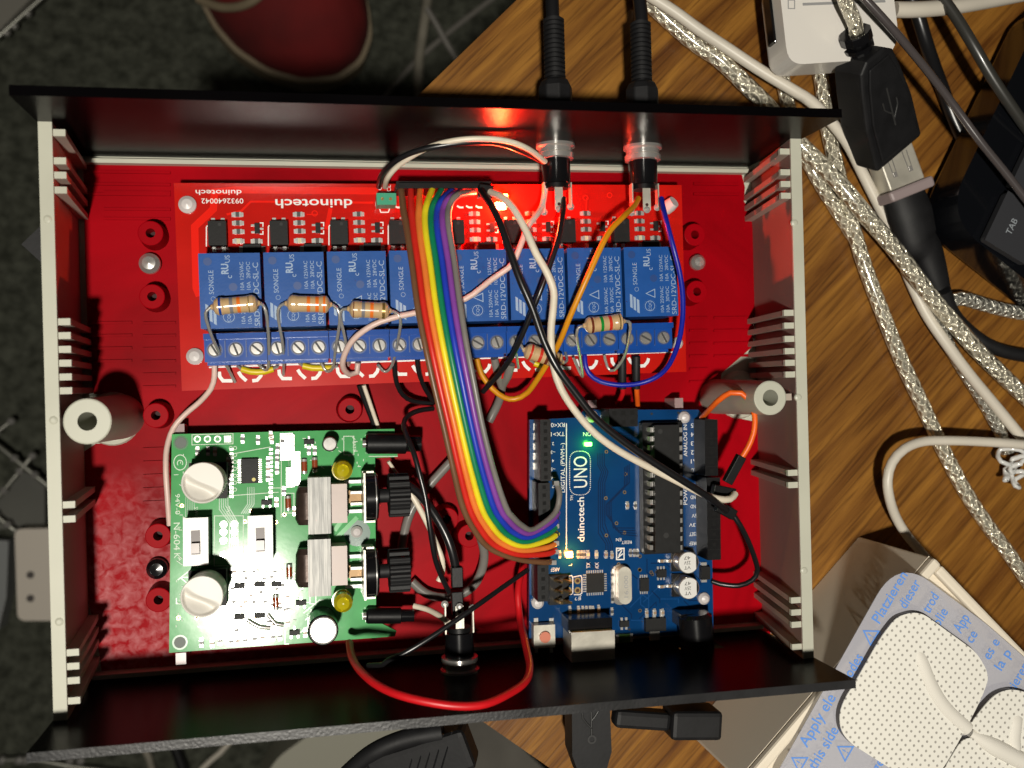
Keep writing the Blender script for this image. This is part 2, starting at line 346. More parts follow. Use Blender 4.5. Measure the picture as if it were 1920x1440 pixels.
BRAID = braid_mat('silver_braid_in_clear_jacket', (.92, .86, .68), 5, 1.5); BRAIDT = braid_mat('fine_silver_braid', (.62, .60, .52), 4, 2.2)
def carpet_mat(name, a, bcol, sc=260):
    m = mat(name, a, .95, bump=1, bscale=sc * 2, spec=.1, var=.0001)
    nt = m.node_tree
    for n in nt.nodes:
        if n.type == 'VALTORGB': n.color_ramp.elements[0].color = (*a, 1); n.color_ramp.elements[1].color = (*bcol, 1)
        if n.type == 'TEX_NOISE' and n.inputs['Scale'].default_value == 60: n.inputs['Scale'].default_value = sc; n.inputs['Detail'].default_value = 8
    for n in nt.nodes:
        if n.type == 'BUMP': n.inputs['Distance'].default_value = .003
    return m
CARPET = carpet_mat('dark_carpet', (.030, .032, .024), (.095, .10, .078), 120)
PADM = mat('electrode_fabric', (.80, .78, .71), .8)
def dots(m, spacing, rad, ang, dark):
    nt = m.node_tree; b = nt.nodes['Principled BSDF']; base = tuple(b.inputs['Base Color'].default_value)
    t = nt.nodes.new('ShaderNodeTexCoord'); mp = nt.nodes.new('ShaderNodeMapping'); mp.inputs['Scale'].default_value = (1 / spacing,) * 3; mp.inputs['Rotation'].default_value = (0, 0, ang)
    nt.links.new(t.outputs['Object'], mp.inputs['Vector'])
    fr = nt.nodes.new('ShaderNodeVectorMath'); fr.operation = 'FRACTION'; nt.links.new(mp.outputs['Vector'], fr.inputs[0])
    ml = nt.nodes.new('ShaderNodeVectorMath'); ml.operation = 'MULTIPLY'; ml.inputs[1].default_value = (1, 1, 0); nt.links.new(fr.outputs[0], ml.inputs[0])
    ds = nt.nodes.new('ShaderNodeVectorMath'); ds.operation = 'DISTANCE'; ds.inputs[1].default_value = (.5, .5, 0); nt.links.new(ml.outputs[0], ds.inputs[0])
    mr = nt.nodes.new('ShaderNodeMapRange'); mr.inputs['From Min'].default_value = rad * .6; mr.inputs['From Max'].default_value = rad * 1.3; nt.links.new(ds.outputs['Value'], mr.inputs['Value'])
    mx = nt.nodes.new('ShaderNodeMix'); mx.data_type = 'RGBA'; nt.links.new(mr.outputs['Result'], mx.inputs['Factor']); mx.inputs[6].default_value = (*dark, 1); mx.inputs[7].default_value = base
    nt.links.new(mx.outputs[2], b.inputs['Base Color'])
    u = nt.nodes.new('ShaderNodeBump'); u.inputs['Strength'].default_value = .6; u.inputs['Distance'].default_value = .0004
    nt.links.new(mr.outputs['Result'], u.inputs['Height']); nt.links.new(u.outputs['Normal'], b.inputs['Normal'])
dots(PADM, .0018, .17, .93, (.36, .34, .31))

ZF = -430.0     # room floor
ZT = -3.4       # table top
# ================================================================== SETTING
mb = MB(); mb.quad([(-2500, -2500, ZF), (2500, -2500, ZF), (2500, 2500, ZF), (-2500, 2500, ZF)], CARPET)
mb.build('floor', kind='structure')
# ------------------------------------------------------------------ table
corner = Vector((-101.5, -10.1)); e1 = Vector((128.3, 125.1)).normalized(); e2 = Vector((132.5, -104.4)).normalized()
ang = math.atan2(e1.y, e1.x)
tb = thing('wooden_table', (corner.x, corner.y, ZT), 'brown wood veneer table whose corner sits under the open plastic case', 'table')
poly = [corner, corner + e2 * 900, corner + e2 * 900 + e1 * 900, corner + e1 * 900]
def local_poly(poly): 
    R = Matrix.Rotation(-ang, 2); return [R @ (p - corner) for p in poly]
mb = MB(); mb.prism([(p.x, p.y) for p in local_poly(poly)], -26, 0, WEDGE, top=WOOD)
sub('table_top', mb.mesh('table_top', Vector((0, 0, 0))), tb, (0, 0, 0), ang, bevel=.8)
mb = MB(); legp = corner + (e1 + e2) * 150
mb.box((legp.x, legp.y, ZF), (55, 55, ZT - 26 - ZF), WEDGE, ang); mb.build('leg', tb)
for a, b in ((900, 60), (60, 900), (840, 840)):
    q = corner + e1 * (a - 60 if a > 100 else a) + e2 * (b - 60 if b > 100 else b); mb = MB(); mb.box((q.x, q.y, ZF), (55, 55, ZT - 26 - ZF), WEDGE, ang); mb.build('leg', tb)

# ================================================================== ENCLOSURE
case = thing('instrument_case', (0, -5, -3.2), 'open ivory plastic instrument case with red painted base and black end panels', 'case')
H = 37.7; XO = 96.0; XI = 92.9; YT = 65.0; YB = -76.0; PH = 60.0; YTt = 64.4; YBt = -74.5
def xb(sd): return 96.6 if sd < 0 else 98.7                                               # inner face at the foot of each wall (moulding draft)
def xin(sd, z): return xb(sd) + (XI - xb(sd)) * z / H
def section(mb_, pts, y0, y1, m_):
    """extrude an x-z outline from y0 to y1"""
    n = len(pts); vs = [(x, y0, z) for x, z in pts] + [(x, y1, z) for x, z in pts]; ar = sum(pts[i][0] * pts[(i + 1) % n][1] - pts[(i + 1) % n][0] * pts[i][1] for i in range(n))
    fs = [[i, (i + 1) % n, n + (i + 1) % n, n + i] for i in range(n)] + [list(range(n))[::-1], list(range(n, 2 * n))]
    mb_.add(vs, fs if ar < 0 else [f[::-1] for f in fs], m_)
mb = MB()
section(mb, [(-99.5, -3.2), (102.3, -3.2), (102.3, 0), (-99.5, 0)], YB - 2.5, YT + 2.5, IVORY)   # base slab
y0_, y1_ = YB + .15, YT - .1
for s in (-1, 1):
    section(mb, [(s * XO, H), (s * XI, H), (s * xb(s), 0), (s * (xb(s) + 2.9), 0)], y0_, y1_, IVORY)
    section(mb, [(s * (xin(s, H - .6) + .02), H - .6), (s * (xin(s, H - .6) - .06), H - .6), (s * (xb(s) - .06), .02), (s * (xb(s) + .02), .02)], y0_ + .2, y1_ - .2, MAUVE)
def rib(s, v, w=1.5):
    c = P(109 if s < 0 else 1490, v, H); zt = H - .8
    section(mb, [(s * (xin(s, zt - 1.2) + .1), zt - 1.2), (s * (xin(s, zt) - 2.6), zt - 1.2), (s * (xb(s) - 2.6), .3), (s * (xb(s) + .1), .3)], c.y - w / 2, c.y + w / 2, SHADEIV)
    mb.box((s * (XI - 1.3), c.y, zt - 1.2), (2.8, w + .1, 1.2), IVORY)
for v in (247, 300, 327, 355, 603, 629, 655, 681, 707, 733, 948, 975, 1227, 1253, 1280, 1318): rib(-1, v)
for v in (283, 322, 344, 366, 586, 610, 635, 658, 680, 702, 887, 910, 1127, 1150, 1173, 1215): rib(1, v)
mb.box((1, YB + .9, .15), (2 * 96, 1.2, 4.6), SHADEIV); mb.box((1, YT - 1.2, .15), (2 * 96, 1.2, 3.0), IVORY)   # low lips inside the panels
mb.build('base_shell', case, bevel=.35)
# little moulded pips on the rims
for u, v in ((89, 411), (100, 788), (111, 1166), (1490, 418), (1497, 745), (1508, 1070)):
    c = P(u, v, H); mb = MB(); mb.rev(c - Vector((0, 0, .3)), c + Vector((0, 0, 1)), [(0, 1.1, IVORY), (.45, .95, IVORY), (.65, .5, IVORY)], 12); mb.build('rim_pip', case)
# red painted floor
mb = MB()
paint = px([(157, 299), (1388, 319), (1396, 352), (1394, 378), (1408, 396), (1417, 540), (1410, 650), (1385, 672), (1352, 700), (1346, 738), (1350, 772), (1372, 782), (1420, 792), (1428, 860), (1436, 1000), (1436, 1095), (1442, 1135), (1444, 1196), (192, 1262), (180, 1180), (164, 1120), (157, 960), (156, 848), (180, 832), (238, 830), (249, 792), (247, 768), (236, 742), (176, 738), (166, 640), (160, 480)], 0)
mb.prism([(p.x, p.y) for p in paint], 0.01, .35, REDFL)
lo = P(160, 600, 0).x
for s in (0, 1):
    for v in list(range(606, 745, 24)) + list(range(842, 960, 25)):
        for ua, ub in (((165, 248), (268, 330)) if s == 0 else ((1292, 1326), (1338, 1402))):
            if v > 700 and (ua == 165 or ub == 1402): continue
            vv = v + (0 if s == 0 else -10)
            a, b = P(ua, vv, .5), P(ub, vv, .5); mb.obox((a.x, a.y, .62), (b.x, a.y, .62), .7, .8, REDFL)
for v in (322, 345, 364):
    for ua, ub in ((165, 320), (1300, 1385)):
        a, b = P(ua, v, .5), P(ub, v, .5); mb.obox((a.x, a.y, .62), (b.x, a.y, .62), .7, .8, REDFL)
for v in (360, 392, 410):
    a, b = P(195, v, .5), P(320, v, .5); mb.obox((a.x, a.y, .6), (b.x, a.y, .6), .7, .7, REDFL)
mb.build('painted_floor', case, org=(0, 0, 0))
HOLE = mat('deep_red_hole', (.03, .002, .003), .7)
def post(u, v, r=3.3):
    c = P(u, v, 7); mb = MB()
    mb.rev((c.x, c.y, .3), (c.x, c.y, 1), [(0, r + .5, REDFL), (6.6, r, REDFL), (6.7, r - .2, REDFL), (6.7, 1.25, REDFL), (1, 1.2, HOLE), (1, .0, HOLE)], 24, cap=False); mb.build('floor_post', case)
for u, v in ((282, 437), (285, 556), (292, 779), (656, 768), (1303, 440), (1307, 547), (838, 974), (296, 1005), (297, 1125), (880, 1005), (905, 910)): post(u, v)
# big screw bosses
for s, (u, v) in ((-1, (164, 790)), (1, (1444, 746))):
    c = P(u, v, H); mb = MB(); R = 5.4 if s < 0 else 4.6
    mb.rev((c.x, c.y, 0), (c.x, c.y, 1), [(0, R + .7, SHADEIV), (H - .8, R, IVORY), (H, R, IVORY), (H + .2, R - .3, IVORY), (H + .2, 2.2, IVORY), (H - 22, 2.1, HOLE), (H - 22, 0, HOLE)], 40, cap=False)
    mb.obox((c.x + s * (R - .3), c.y, H / 2 - 1), (s * XI, c.y, H / 2 - 1), 1.8, H - 4, SHADEIV)
    mb.build('screw_boss', case)
    mb = MB(); b = P(212, 785, 0) if s < 0 else P(1385, 740, 0); 
    mb.rev((b.x, b.y, .01), (b.x, b.y, 1), [(0, 7.5, IVORY), (1.4, 7.0, IVORY), (2.0, 6.0, IVORY)], 30); mb.build('boss_foot', case)
# case screws
for u, v, m, r in ((279, 493, SIL, 2.9), (1311, 491, SIL, 2.4), (293, 1068, GLBLK, 2.9)):
    c = P(u, v, 4); mb = MB(); mb.rev((c.x, c.y, .3), (c.x, c.y, 1), [(0, 1.4, m), (1.8, 1.4, m), (1.9, r, m), (3.0, r * .95, m), (4.1, r * .6, m), (4.3, 0.1, m)], 24)
    D = mat('screw_recess', (.02, .02, .02), .5); 
    for a in (.5, .5 + math.pi / 2): d = Vector((math.cos(a), math.sin(a), 0)) * r * .55; mb.obox(Vector((c.x, c.y, 4.3)) - d, Vector((c.x, c.y, 4.3)) + d, .55, .25, D)
    o = mb.build('case_screw', case)
    if m is GLBLK: o['label'] = 'dark blackened screw'

# end panels (upper one plain, lower one has openings)
def tilt(y0, y1): return lambda z: y0 + (y1 - y0) * z / PH
def panel(y0, y1, t, dirn, holes, name, xo=94.6, xt=95.4, edge=None):
    f = tilt(y0, y1); mb = MB(); fx = lambda x, z: x + (0 if abs(x) < xt - .01 else (2.2 * (1 - z / PH)) * (1 if x > 0 else -1))
    xs = sorted({-xt, xt} | {a for h in holes for a in (h[0], h[1])}); zs = sorted({-.1, PH} | {a for h in holes for a in (h[2], h[3])})
    def inhole(x, z): return any(h[0] < x < h[1] and h[2] < z < h[3] for h in holes)
    for i in range(len(xs) - 1):
        for j in range(len(zs) - 1):
            xa, xb, za, zb = xs[i], xs[i + 1], zs[j], zs[j + 1]
            if inhole((xa + xb) / 2, (za + zb) / 2): continue
            ins = [(fx(xa, za), f(za), za), (fx(xb, za), f(za), za), (fx(xb, zb), f(zb), zb), (fx(xa, zb), f(zb), zb)]; out = [(x, y + dirn * t, z) for x, y, z in ins]
            a = ins + out; fs = [[0, 1, 2, 3], [7, 6, 5, 4]]
            def solid(ii, jj): return 0 <= ii < len(xs) - 1 and 0 <= jj < len(zs) - 1 and not inhole((xs[ii] + xs[ii + 1]) / 2, (zs[jj] + zs[jj + 1]) / 2)
            if not solid(i, j - 1): fs.append([0, 1, 5, 4])
            if not solid(i + 1, j): fs.append([1, 2, 6, 5])
            if not solid(i - 1, j): fs.append([3, 0, 4, 7])
            mb.add(a, fs, PANEL)
            if not solid(i, j + 1): mb.add(a, [[2, 3, 7, 6]], edge if zb == PH and edge else PANEL)
    import bmesh
    o = mb.build(name, case); bm = bmesh.new(); bm.from_mesh(o.data); bmesh.ops.remove_doubles(bm, verts=bm.verts, dist=1e-6); bmesh.ops.recalc_face_normals(bm, faces=bm.faces); bm.to_mesh(o.data); bm.free()
    return o
panel(65.6, YTt, 2.2, 1, [], 'end_panel')
usb = P(1112, 1240, 22)
panel(-76.6, YBt, 2.1, -1, [(34.5, 47.5, 7, 21), (65.5, 78.0, 8, 20)], 'end_panel', edge=PEDGE)

# ================================================================== RELAY BOARD
ZR = 12.0
rb = thing('relay_board', P(806, 540, 0), 'red eight relay circuit board with blue relays and blue screw terminals', 'circuit board')
pcb = px([(326, 343), (1278, 347), (1287, 697), (341, 733)], ZR); TH = math.atan2((pcb[1] - pcb[0]).y + (pcb[2] - pcb[3]).y, (pcb[1] - pcb[0]).x + (pcb[2] - pcb[3]).x)
mb = MB(); mb.prism([(p.x, p.y) for p in pcb], ZR - 1.6, ZR, REDPCB)
z = ZR + .03
for l, wd in (([(710, 358), (440, 356), (402, 360), (400, 392), (365, 425), (368, 540), (374, 555)], 1.9), ([(700, 380), (470, 378), (452, 396), (425, 402)], .6), ([(620, 390), (612, 430)], 1.1), ([(596, 402), (575, 402)], .3), ([(1100, 372), (1099, 395)], .3), ([(1198, 372), (1198, 395)], .3), ([(1010, 430), (1040, 405), (1045, 380)], .3), ([(880, 470), (930, 472)], .5)):
    mb.line(l, wd, z, REDTR)
for u, v in ((1098, 371), (1143, 366), (590, 400)): c = P(u, v, z + .01); mb.ring(c, .7, .3, REDTR)
mb.build('circuit_board', rb, org=(0, 0, ZR))
mb = MB(); z = ZR + .06
mb.text('duinotech', P(589, 382, z), 2.4, TH + math.pi, SILK, 20.5, bold=.012); mb.text('8ch relay comp', P(655, 381, z), 0.01, TH, SILK) if False else None
mb.text('duinotech', P(410, 361, z), 1.35, TH + math.pi, SILK, 11.8, bold=.01); mb.text('0932640042', P(417, 377, z), 1.35, TH + math.pi, SILK, 10.8, bold=.005)
mb.text('CL', P(729, 353, z), 1.1, TH + math.pi / 2, SILK); mb.text('G', P(712, 353, z), 1.1, TH + math.pi / 2, SILK)
mb.line([(705, 378), (705, 386), (712, 390), (736, 390)], .35, z, SILK); mb.line([(712, 392), (714, 398), (728, 398), (731, 390)], .3, z, SILK)
for u in (740, 857, 874, 892): mb.line([(u, 386), (u + 5, 389), (u + 12, 389)], .5, z, SILK)
def chpos(k, u, v, z, a=(407, 437), b=(1166, 432)):
    """place of a detail of channel 1 repeated in channel k"""
    A = P(*a, z); B = P(*b, z); return P(u, v, z) + (B - A) * (k / 7)
for k in range(8):
    for l in ([(387, 425), (387, 462)], [(387, 424), (391, 424)], ): mb.lin3([chpos(k, u, v, z) for u, v in l], .3, SILK)
    for l in ([(487, 418), (493, 418), (493, 425)], [(493, 433), (493, 439), (487, 439)]): mb.lin3([chpos(k, u, v, z) for u, v in l], .28, SILK)
    o = (k - 3.5) * 0
    T = lambda u, v: chpos(k, u, v, z, (410, 705), (1146, 678))
    mb.lin3([T(411, 697), T(412, 706), T(418, 714), T(436, 714)], .9, SILK); mb.lin3([T(447, 697), T(452, 705), T(462, 714)], .9, SILK); mb.lin3([T(473, 714), T(482, 713), T(489, 705), T(491, 698)], .9, SILK)
mb.line([(392, 689), (1265, 660)], .35, z, SILK)
mb.build('silkscreen', rb, org=(0, 0, ZR))
# meshes reused by the eight channels
def relay_mesh():
    m = MB(); m.box((0, 0, 0), (15.0, 18.9, 15.4), RELAYB); return m.mesh('relay', Vector((0, 0, 0)))
def print_mesh(part):
    m = MB(); z = 15.4 + .05; A = math.pi / 2
    m.text('SRD-12VDC-SL-C', (6.3, -1.0, z), 1.35, A, RELAYT, 16.0); m.text('10A 250VAC   10A 125VAC', (2.9, -.6, z), .95, A, RELAYT, 15.6); m.text('10A  30VDC   10A  28VDC', (4.5, -.6, z), .95, A, RELAYT, 15.6)
    m.text('SONGLE', (-4.6, 2.2, z), 1.2, A, RELAYT, 6.0)
    m.text('c', (-.2, 3.5, z), 1.4, A, RELAYT); m.text('US', (-.5, 8.0, z), 1.2, A, RELAYT, 1.9)
    m.text('RU', (-1.2, 5.5, z), 1.7, A, RELAYT, 2.6, bold=.03, mirror=False)
    m.ring((-.6, -6.6, z), 1.35, .14, RELAYT, 24, sx=1.0); m.ring((-.6, -6.6, z), 1.75, .01, RELAYT); m.text('CQC', (-.6, -6.6, z), .8, A, RELAYT)
    m.lin3([Vector(p) for p in ((-1.6, -3.2, z), (.9, -4.3, z), (.9, -2.1, z), (-1.6, -3.2, z))], .22, RELAYT)
    for i in range(3): m.quad([(-6.2 + i * .95, -6.8 - i * .7, z), (-5.5 + i * .95, -7.2 - i * .7, z), (-5.5 + i * .95, -3.6 - i * .7, z), (-6.2 + i * .95, -3.2 - i * .7, z)], RELAYT)
    m.ring((-4.2, -2.0, z), .55, .1, RELAYT, 14)
    return m.mesh('marking', Vector((0, 0, 0)))
rm, pm = relay_mesh(), print_mesh(0)
m = MB(); m.disc((0, 0, 0), 1.05, RELAYD, 20); m.ring((0, 0, .01), 1.1, .12, RELAYB); dm = m.mesh('dimple', Vector((0, 0, 0)))
def opto_mesh():
    m = MB(); m.box((0, 0, .4), (4.6, 6.4, 3.3), CHIP); m.disc((.7, 2.3, 3.73), .45, mat('chip_dimple', (.008, .008, .008), .6))
    for x in (-1.25, 1.25):
        for y in (-1, 1): m.box((x, y * 3.7, 0), (1.0, 1.6, .5), SOLD)
    return m.mesh('optocoupler', Vector((0, 0, 0)))
def smd_mesh(body, l=2.0, wd=1.25, h=.55, name='chip_resistor'):
    m = MB(); m.box((0, 0, .05), (l * .56, wd, h), body)
    for x in (-1, 1): m.box((x * l * .36, 0, .03), (l * .26, wd * 1.02, h * 1.04), SOLD); m.box((x * l * .62, 0, 0), (l * .3, wd * .9, .18), SOLD)
    return m.mesh(name, Vector((0, 0, 0)))
def sot_mesh():
    m = MB(); m.box((0, 0, .15), (1.3, 2.7, .95), CHIP)
    for x, y in ((-1, -.9), (-1, .9), (1, 0)): m.box((x * 1.1, y, 0), (1.0, .5, .3), SOLD)
    return m.mesh('transistor', Vector((0, 0, 0)))
om, sm_, lm_, tm_ = opto_mesh(), smd_mesh(CERAM), smd_mesh(CREAM, 2.0, 1.3, .7, 'led'), sot_mesh()
m = MB(); m.box((0, 0, 0), (4.6, 2.2, 2.2), CHIP); m.box((-2.8, 0, 0), (1.2, 1.6, .5), SOLD); m.box((2.8, 0, 0), (1.2, 1.6, .5), SOLD); diom = m.mesh('diode', Vector((0, 0, 0)))
RA, RB_ = P(432, 545, 27.4), P(1221, 528, 27.4)
for k in range(8):
    c = RA + (RB_ - RA) * (k / 7); r = inst('relay', rm, rb, (c.x, c.y, ZR), TH, bevel=.35)
    sub('marking', pm, r, (0, 0, 0)); sub('dimple', dm, r, (-5.3, 7.4, 15.43)); sub('dimple', dm, r, (.7, .9, 15.43))
    c = chpos(k, 407, 437, ZR + 3.7); inst('optocoupler', om, rb, (c.x, c.y, ZR), TH, bevel=.2)
    for u, v in ((445, 402), (446, 418), (447, 434), (481, 452)): c = chpos(k, u, v, ZR + .5); inst('chip_resistor', sm_, rb, (c.x, c.y, ZR), TH)
    c = chpos(k, 447, 452, ZR + .5); inst('indicator_led', lm_, rb, (c.x, c.y, ZR), TH)
    c = chpos(k, 482, 428, ZR + .9); inst('transistor', tm_, rb, (c.x, c.y, ZR), TH)
    c = chpos(k, 472, 466, ZR + 2); inst('diode', diom, rb, (c.x, c.y, ZR), TH)
# terminals
TA, TB = P(402, 656, 21.5), P(1245, 633, 21.5); ZTm = 21.5
def term_mesh():
    m = MB(); pitch = (TB - TA).length / 23; w_ = pitch * 3 - .15
    m.box((0, 0, 0), (w_, 7.2, 9.0), TERM); m.box((0, 2.9, 8.8), (w_, 1.5, 1.6), TERM); m.box((0, -3.95, 0), (w_ - .6, 1.0, 6.2), TERM)
    for i in (-1, 0, 1):
        m.disc((i * pitch, -.5, 9.03), 2.05, RELAYD, 20)
        m.box((i * pitch, -3.0, 1.0), (3.4, 2.1, 4.5), TERM)
    for i in (-.5, .5): m.box((i * pitch, -.4, 8.9), (.28, 4.4, .6), RELAYD)
    return m.mesh('terminal_block', Vector((0, 0, 0))), pitch
tmesh, pitch = term_mesh()
m = MB(); m.rev((0, 0, 0), (0, 0, 1), [(0, 1.75, DSIL), (.8, 1.7, SIL), (1.0, 1.45, SIL)], 20); m.box((0, 0, .85), (3.0, .5, .22), mat('screw_slot', (.03, .03, .03), .6), math.radians(-50)); scm = m.mesh('screw', Vector((0, 0, 0)))
for k in range(8):
    c = TA + (TB - TA) * ((k * 3 + 1) / 23); t = inst('terminal_block', tmesh, rb, (c.x, c.y + .5, ZR), TH, bevel=.25)
    for i in (-1, 0, 1): sub('screw', scm, t, (i * pitch, -.5, 8.6), random.uniform(-.5, .5))
# mounting pins
def pin(parent, u, v, z, r=1.9, name='mounting_pin'):
    c = P(u, v, z + 2.0); m = MB(); m.rev((c.x, c.y, z - 1.5), (c.x, c.y, z), [(0, r * .7, NYLON), (1.4, r, NYLON), (2.4, r, NYLON), (3.3, r * .6, NYLON), (3.6, .05, NYLON)], 20); m.build(name, parent)
for u, v, r in ((350, 382, 2.3), (364, 668, 2.2), (1273, 643, 1.7)): pin(rb, u, v, ZR, r)
m = MB(); a = P(1248, 392, ZR + 2); b = P(1264, 378, ZR + 4.5); m.tube([a, lerp(a, b, .5), b], [1.9, 2.0, 1.7], NYLON, 14); m.build('mounting_pin', rb)
m = MB()
for u, v in ((333, 806), (340, 1232), (0, 0)):
    pass
# pin header, jumper and power led
m = MB(); blk(m, (744, 340, 922, 356), ZR, ZR + 8.5, BLK, TH); m.build('pin_header', rb, bevel=.2)
m = MB(); c = blk(m, (706, 362, 743, 384), ZR + .6, ZR + 6.5, TEAL, TH); 
for dx in (-1.1, 1.1): m.cyl((c.x + dx, c.y, ZR + 6.3), .45, .35, GOLD, 8)
m.build('jumper_cap', rb, bevel=.4)
def led_on(parent, u, v, z, col, es, power, lx=2.0, ly=1.3, name='lit_led'):
    M_ = mat(name + str(u), (.8, .8, .8), .3, emit=col, es=es); c = P(u, v, z + .8); m = MB(); m.box((c.x, c.y, z + .02), (lx, ly, .8), M_); m.box((c.x, c.y, z + .01), (lx * 1.4, ly * .9, .2), SOLD); o = m.build(name, parent)
    l = bpy.data.lights.new('led_glow', 'POINT'); l.energy = power; l.color = col; l.shadow_soft_size = .0009
    lo_ = bpy.data.objects.new('led_glow', l); COL.objects.link(lo_); lo_.location = Vector((c.x, c.y, z + 2.2)) * MM; return o
led_on(rb, 938, 386, ZR, (1, .035, .012), 160, .19, 2.8, 2.0)
led_on(rb, 945, 368, ZR, (1, .28, .02), 5, .004, 2.2, 1.4)

# ================================================================== BLUE MICROCONTROLLER BOARD
ZU = 12.0; TU = -.0154
ub = thing('microcontroller_board', P(1165, 980, 0), 'blue microcontroller board with long black chip and black pin sockets', 'circuit board')
mb = MB(); out = px([(993, 787), (1083, 783), (1095, 768), (1309, 768), (1330, 788), (1334, 960), (1338, 1190), (992, 1197)], ZU)
mb.prism([(p.x, p.y) for p in out], ZU - 1.6, ZU, BLUEPCB)
z = ZU + .03
for k in range(4): mb.line([(1121 + k * 4, 850), (1121 + k * 4, 872), (1128 + k * 4, 885), (1122 + k * 4, 905), (1122 + k * 4, 1000 - k * 6), (1136 + k * 4, 1020), (1136 + k * 4, 1040)], .28, z, BLUETR)
for k in range(4): mb.line([(1180 - k * 3, 870 + k * 2), (1180 - k * 3, 905 + k * 2), (1146 - k * 3, 940 + k * 2), (1146 - k * 3, 965), (1150 + k * 5, 990 + k * 4), (1190 + k * 2, 990 + k * 5)], .28, z, BLUETR)
for k in range(3): mb.line([(1150, 812 + k * 5), (1185 - k * 4, 812 + k * 5), (1185 - k * 4, 850)], .25, z, BLUETR)
random.seed(3)
for k in range(22):
    u, v = random.randint(1060, 1300), random.randint(1040, 1170); a = random.choice([(1, 0), (0, 1), (1, 1), (1, -1)]); L = random.randint(12, 34)
    mb.line([(u, v), (u + a[0] * L, v + a[1] * L), (u + a[0] * L + random.choice([0, 10]), v + a[1] * L + 8)], .26, z, BLUETR if k % 2 else BLUELT)
for u, v in ((1137, 847), (1173, 889), (1136, 934), (1171, 923), (1156, 981), (1171, 999), (1137, 1004), (1200, 1043), (1160, 1058), (1200, 1069), (1221, 1073), (1200, 1145), (1223, 1077), (1199, 1068)):
    c = P(u, v, z + .01); mb.ring(c, .42, .22, GOLD, 10); mb.disc(c, .3, BLUETR, 8)
for u, v in ((1222, 776), (1272, 774), (1230, 1073), (1205, 1164), (1180, 1112), (1180, 1180)): mb.disc(P(u, v, z), .4, mat('drill_hole', (.002, .004, .01), .6), 8)
mb.build('circuit_board', ub, org=(0, 0, ZU))
mb = MB(); z = ZU + .06; Q = math.pi / 2
mb.text('UNO', P(1088, 885, z), 4.0, TU + Q, SILK, 8.9)
mb.text('duinotech', P(1089, 974, z), 1.95, TU + Q, SILK, 12.7, bold=.012); mb.text('TM', P(1072, 934, z), .8, TU + Q, SILK)
mb.text('DIGITAL (PWM~)', P(1055, 877, z), 1.2, TU + Q, SILK, 14.0); mb.line([(1062, 794), (1062, 1030)], .28, z, SILK)
ov = [P(1067 + 20 + 19 * math.cos(a), (868 if math.sin(a) > 0 else 907) - 20 * math.sin(a), z) for a in [2 * math.pi * i / 60 for i in range(60)]]
ov = rounded(px([(1068, 846), (1107, 846), (1107, 928), (1068, 928)], z), 2.8, 8); 
pts = [Vector((p.x, p.y, z)) for p in ov] + [Vector((ov[0].x, ov[0].y, z))]; acc = 0
for i in range(len(pts) - 1):
    n = max(1, int((pts[i + 1] - pts[i]).length / .5))
    for k in range(n): c = lerp(pts[i], pts[i + 1], k / n); mb.disc(c, .16, SILK, 6)
for i, s in enumerate(('RX<0', 'TX>1')): mb.text(s, P(1046, 797 + i * 17, z), 1.2, TU + math.pi, SILK, 4.0)
for i, s in enumerate(('2', '~3', '4', '~5', '~6', '7')): mb.text(s, P(1037, 832 + i * 16, z), .9, TU + math.pi, SILK)
for i in range(6): mb.text('A%d' % (5 - i), P(1302, 798 + i * 16.8, z), 1.25, TU + math.pi, SILK, 2.1); mb.line([(1312, 792 + i * 16.8), (1312, 804 + i * 16.8)], .2, z, SILK)
for i, s in enumerate(('VIN', 'GND', 'GND', '5V', '3.3V', 'RESET', 'IOREF')): mb.text(s, P(1302, 915 + i * 17.3, z), 1.05, TU + math.pi, SILK, min(3.2, .8 * len(s)))
mb.text('ANALOG IN', P(1285, 826, z), 1.1, TU + Q, SILK, 9.2); mb.text('POWER', P(1285, 925, z), 1.15, TU + Q, SILK, 6.6); mb.line([(1277, 792), (1277, 886)], .25, z, SILK); mb.line([(1277, 905), (1277, 985)], .25, z, SILK)
mb.text('TX', P(1103, 1060, z), 1.1, TU + Q, SILK, 1.7); mb.text('RX', P(1119, 1060, z), 1.1, TU + Q, SILK, 1.7); mb.text('L', P(1069, 1059, z), 1.0, TU + Q, SILK); mb.text('ON', P(1101, 814, z), 1.1, TU + math.pi, SILK)
mb.text('AREF', P(1041, 1068, z), 1.1, TU + math.pi, SILK, 2.6); mb.text('JP2', P(1084, 1122, z), 1.1, TU + math.pi, SILK, 2.0); mb.text('ICSP', P(1131, 786, z), 1.4, TU + Q, SILK, 2.8, bold=.02)
mb.text('RESET', P(1175, 1017, z), .9, TU + math.pi, SILK, 3.0); mb.text('EN', P(1160, 1012, z), .9, TU + math.pi, SILK, 1.6)
for l in ([(1156, 1028), (1156, 1049), (1170, 1049), (1170, 1028), (1156, 1028)], [(1158, 1033), (1168, 1028)], [(1158, 1046), (1168, 1038)], [(1160, 1042), (1166, 1032)]): mb.line(l, .35, z, SILK)
for k in (0, 1):
    u = 1066 + k * 17; l = [(u - 8, 1082), (u + 6, 1079), (u + 8, 1084), (u + 8, 1112), (u + 4, 1115), (u - 7, 1115)]; mb.line(l, .25, z, SILK)
mb.build('silkscreen', ub, org=(0, 0, ZU))
for u in (1066, 1083):
    for v in (1089, 1107): m = MB(); c = P(u, v, ZU + .05); m.ring(c, .72, .5, GOLD, 16); m.disc(c, .5, HOLE, 12); m.build('solder_pad', ub)
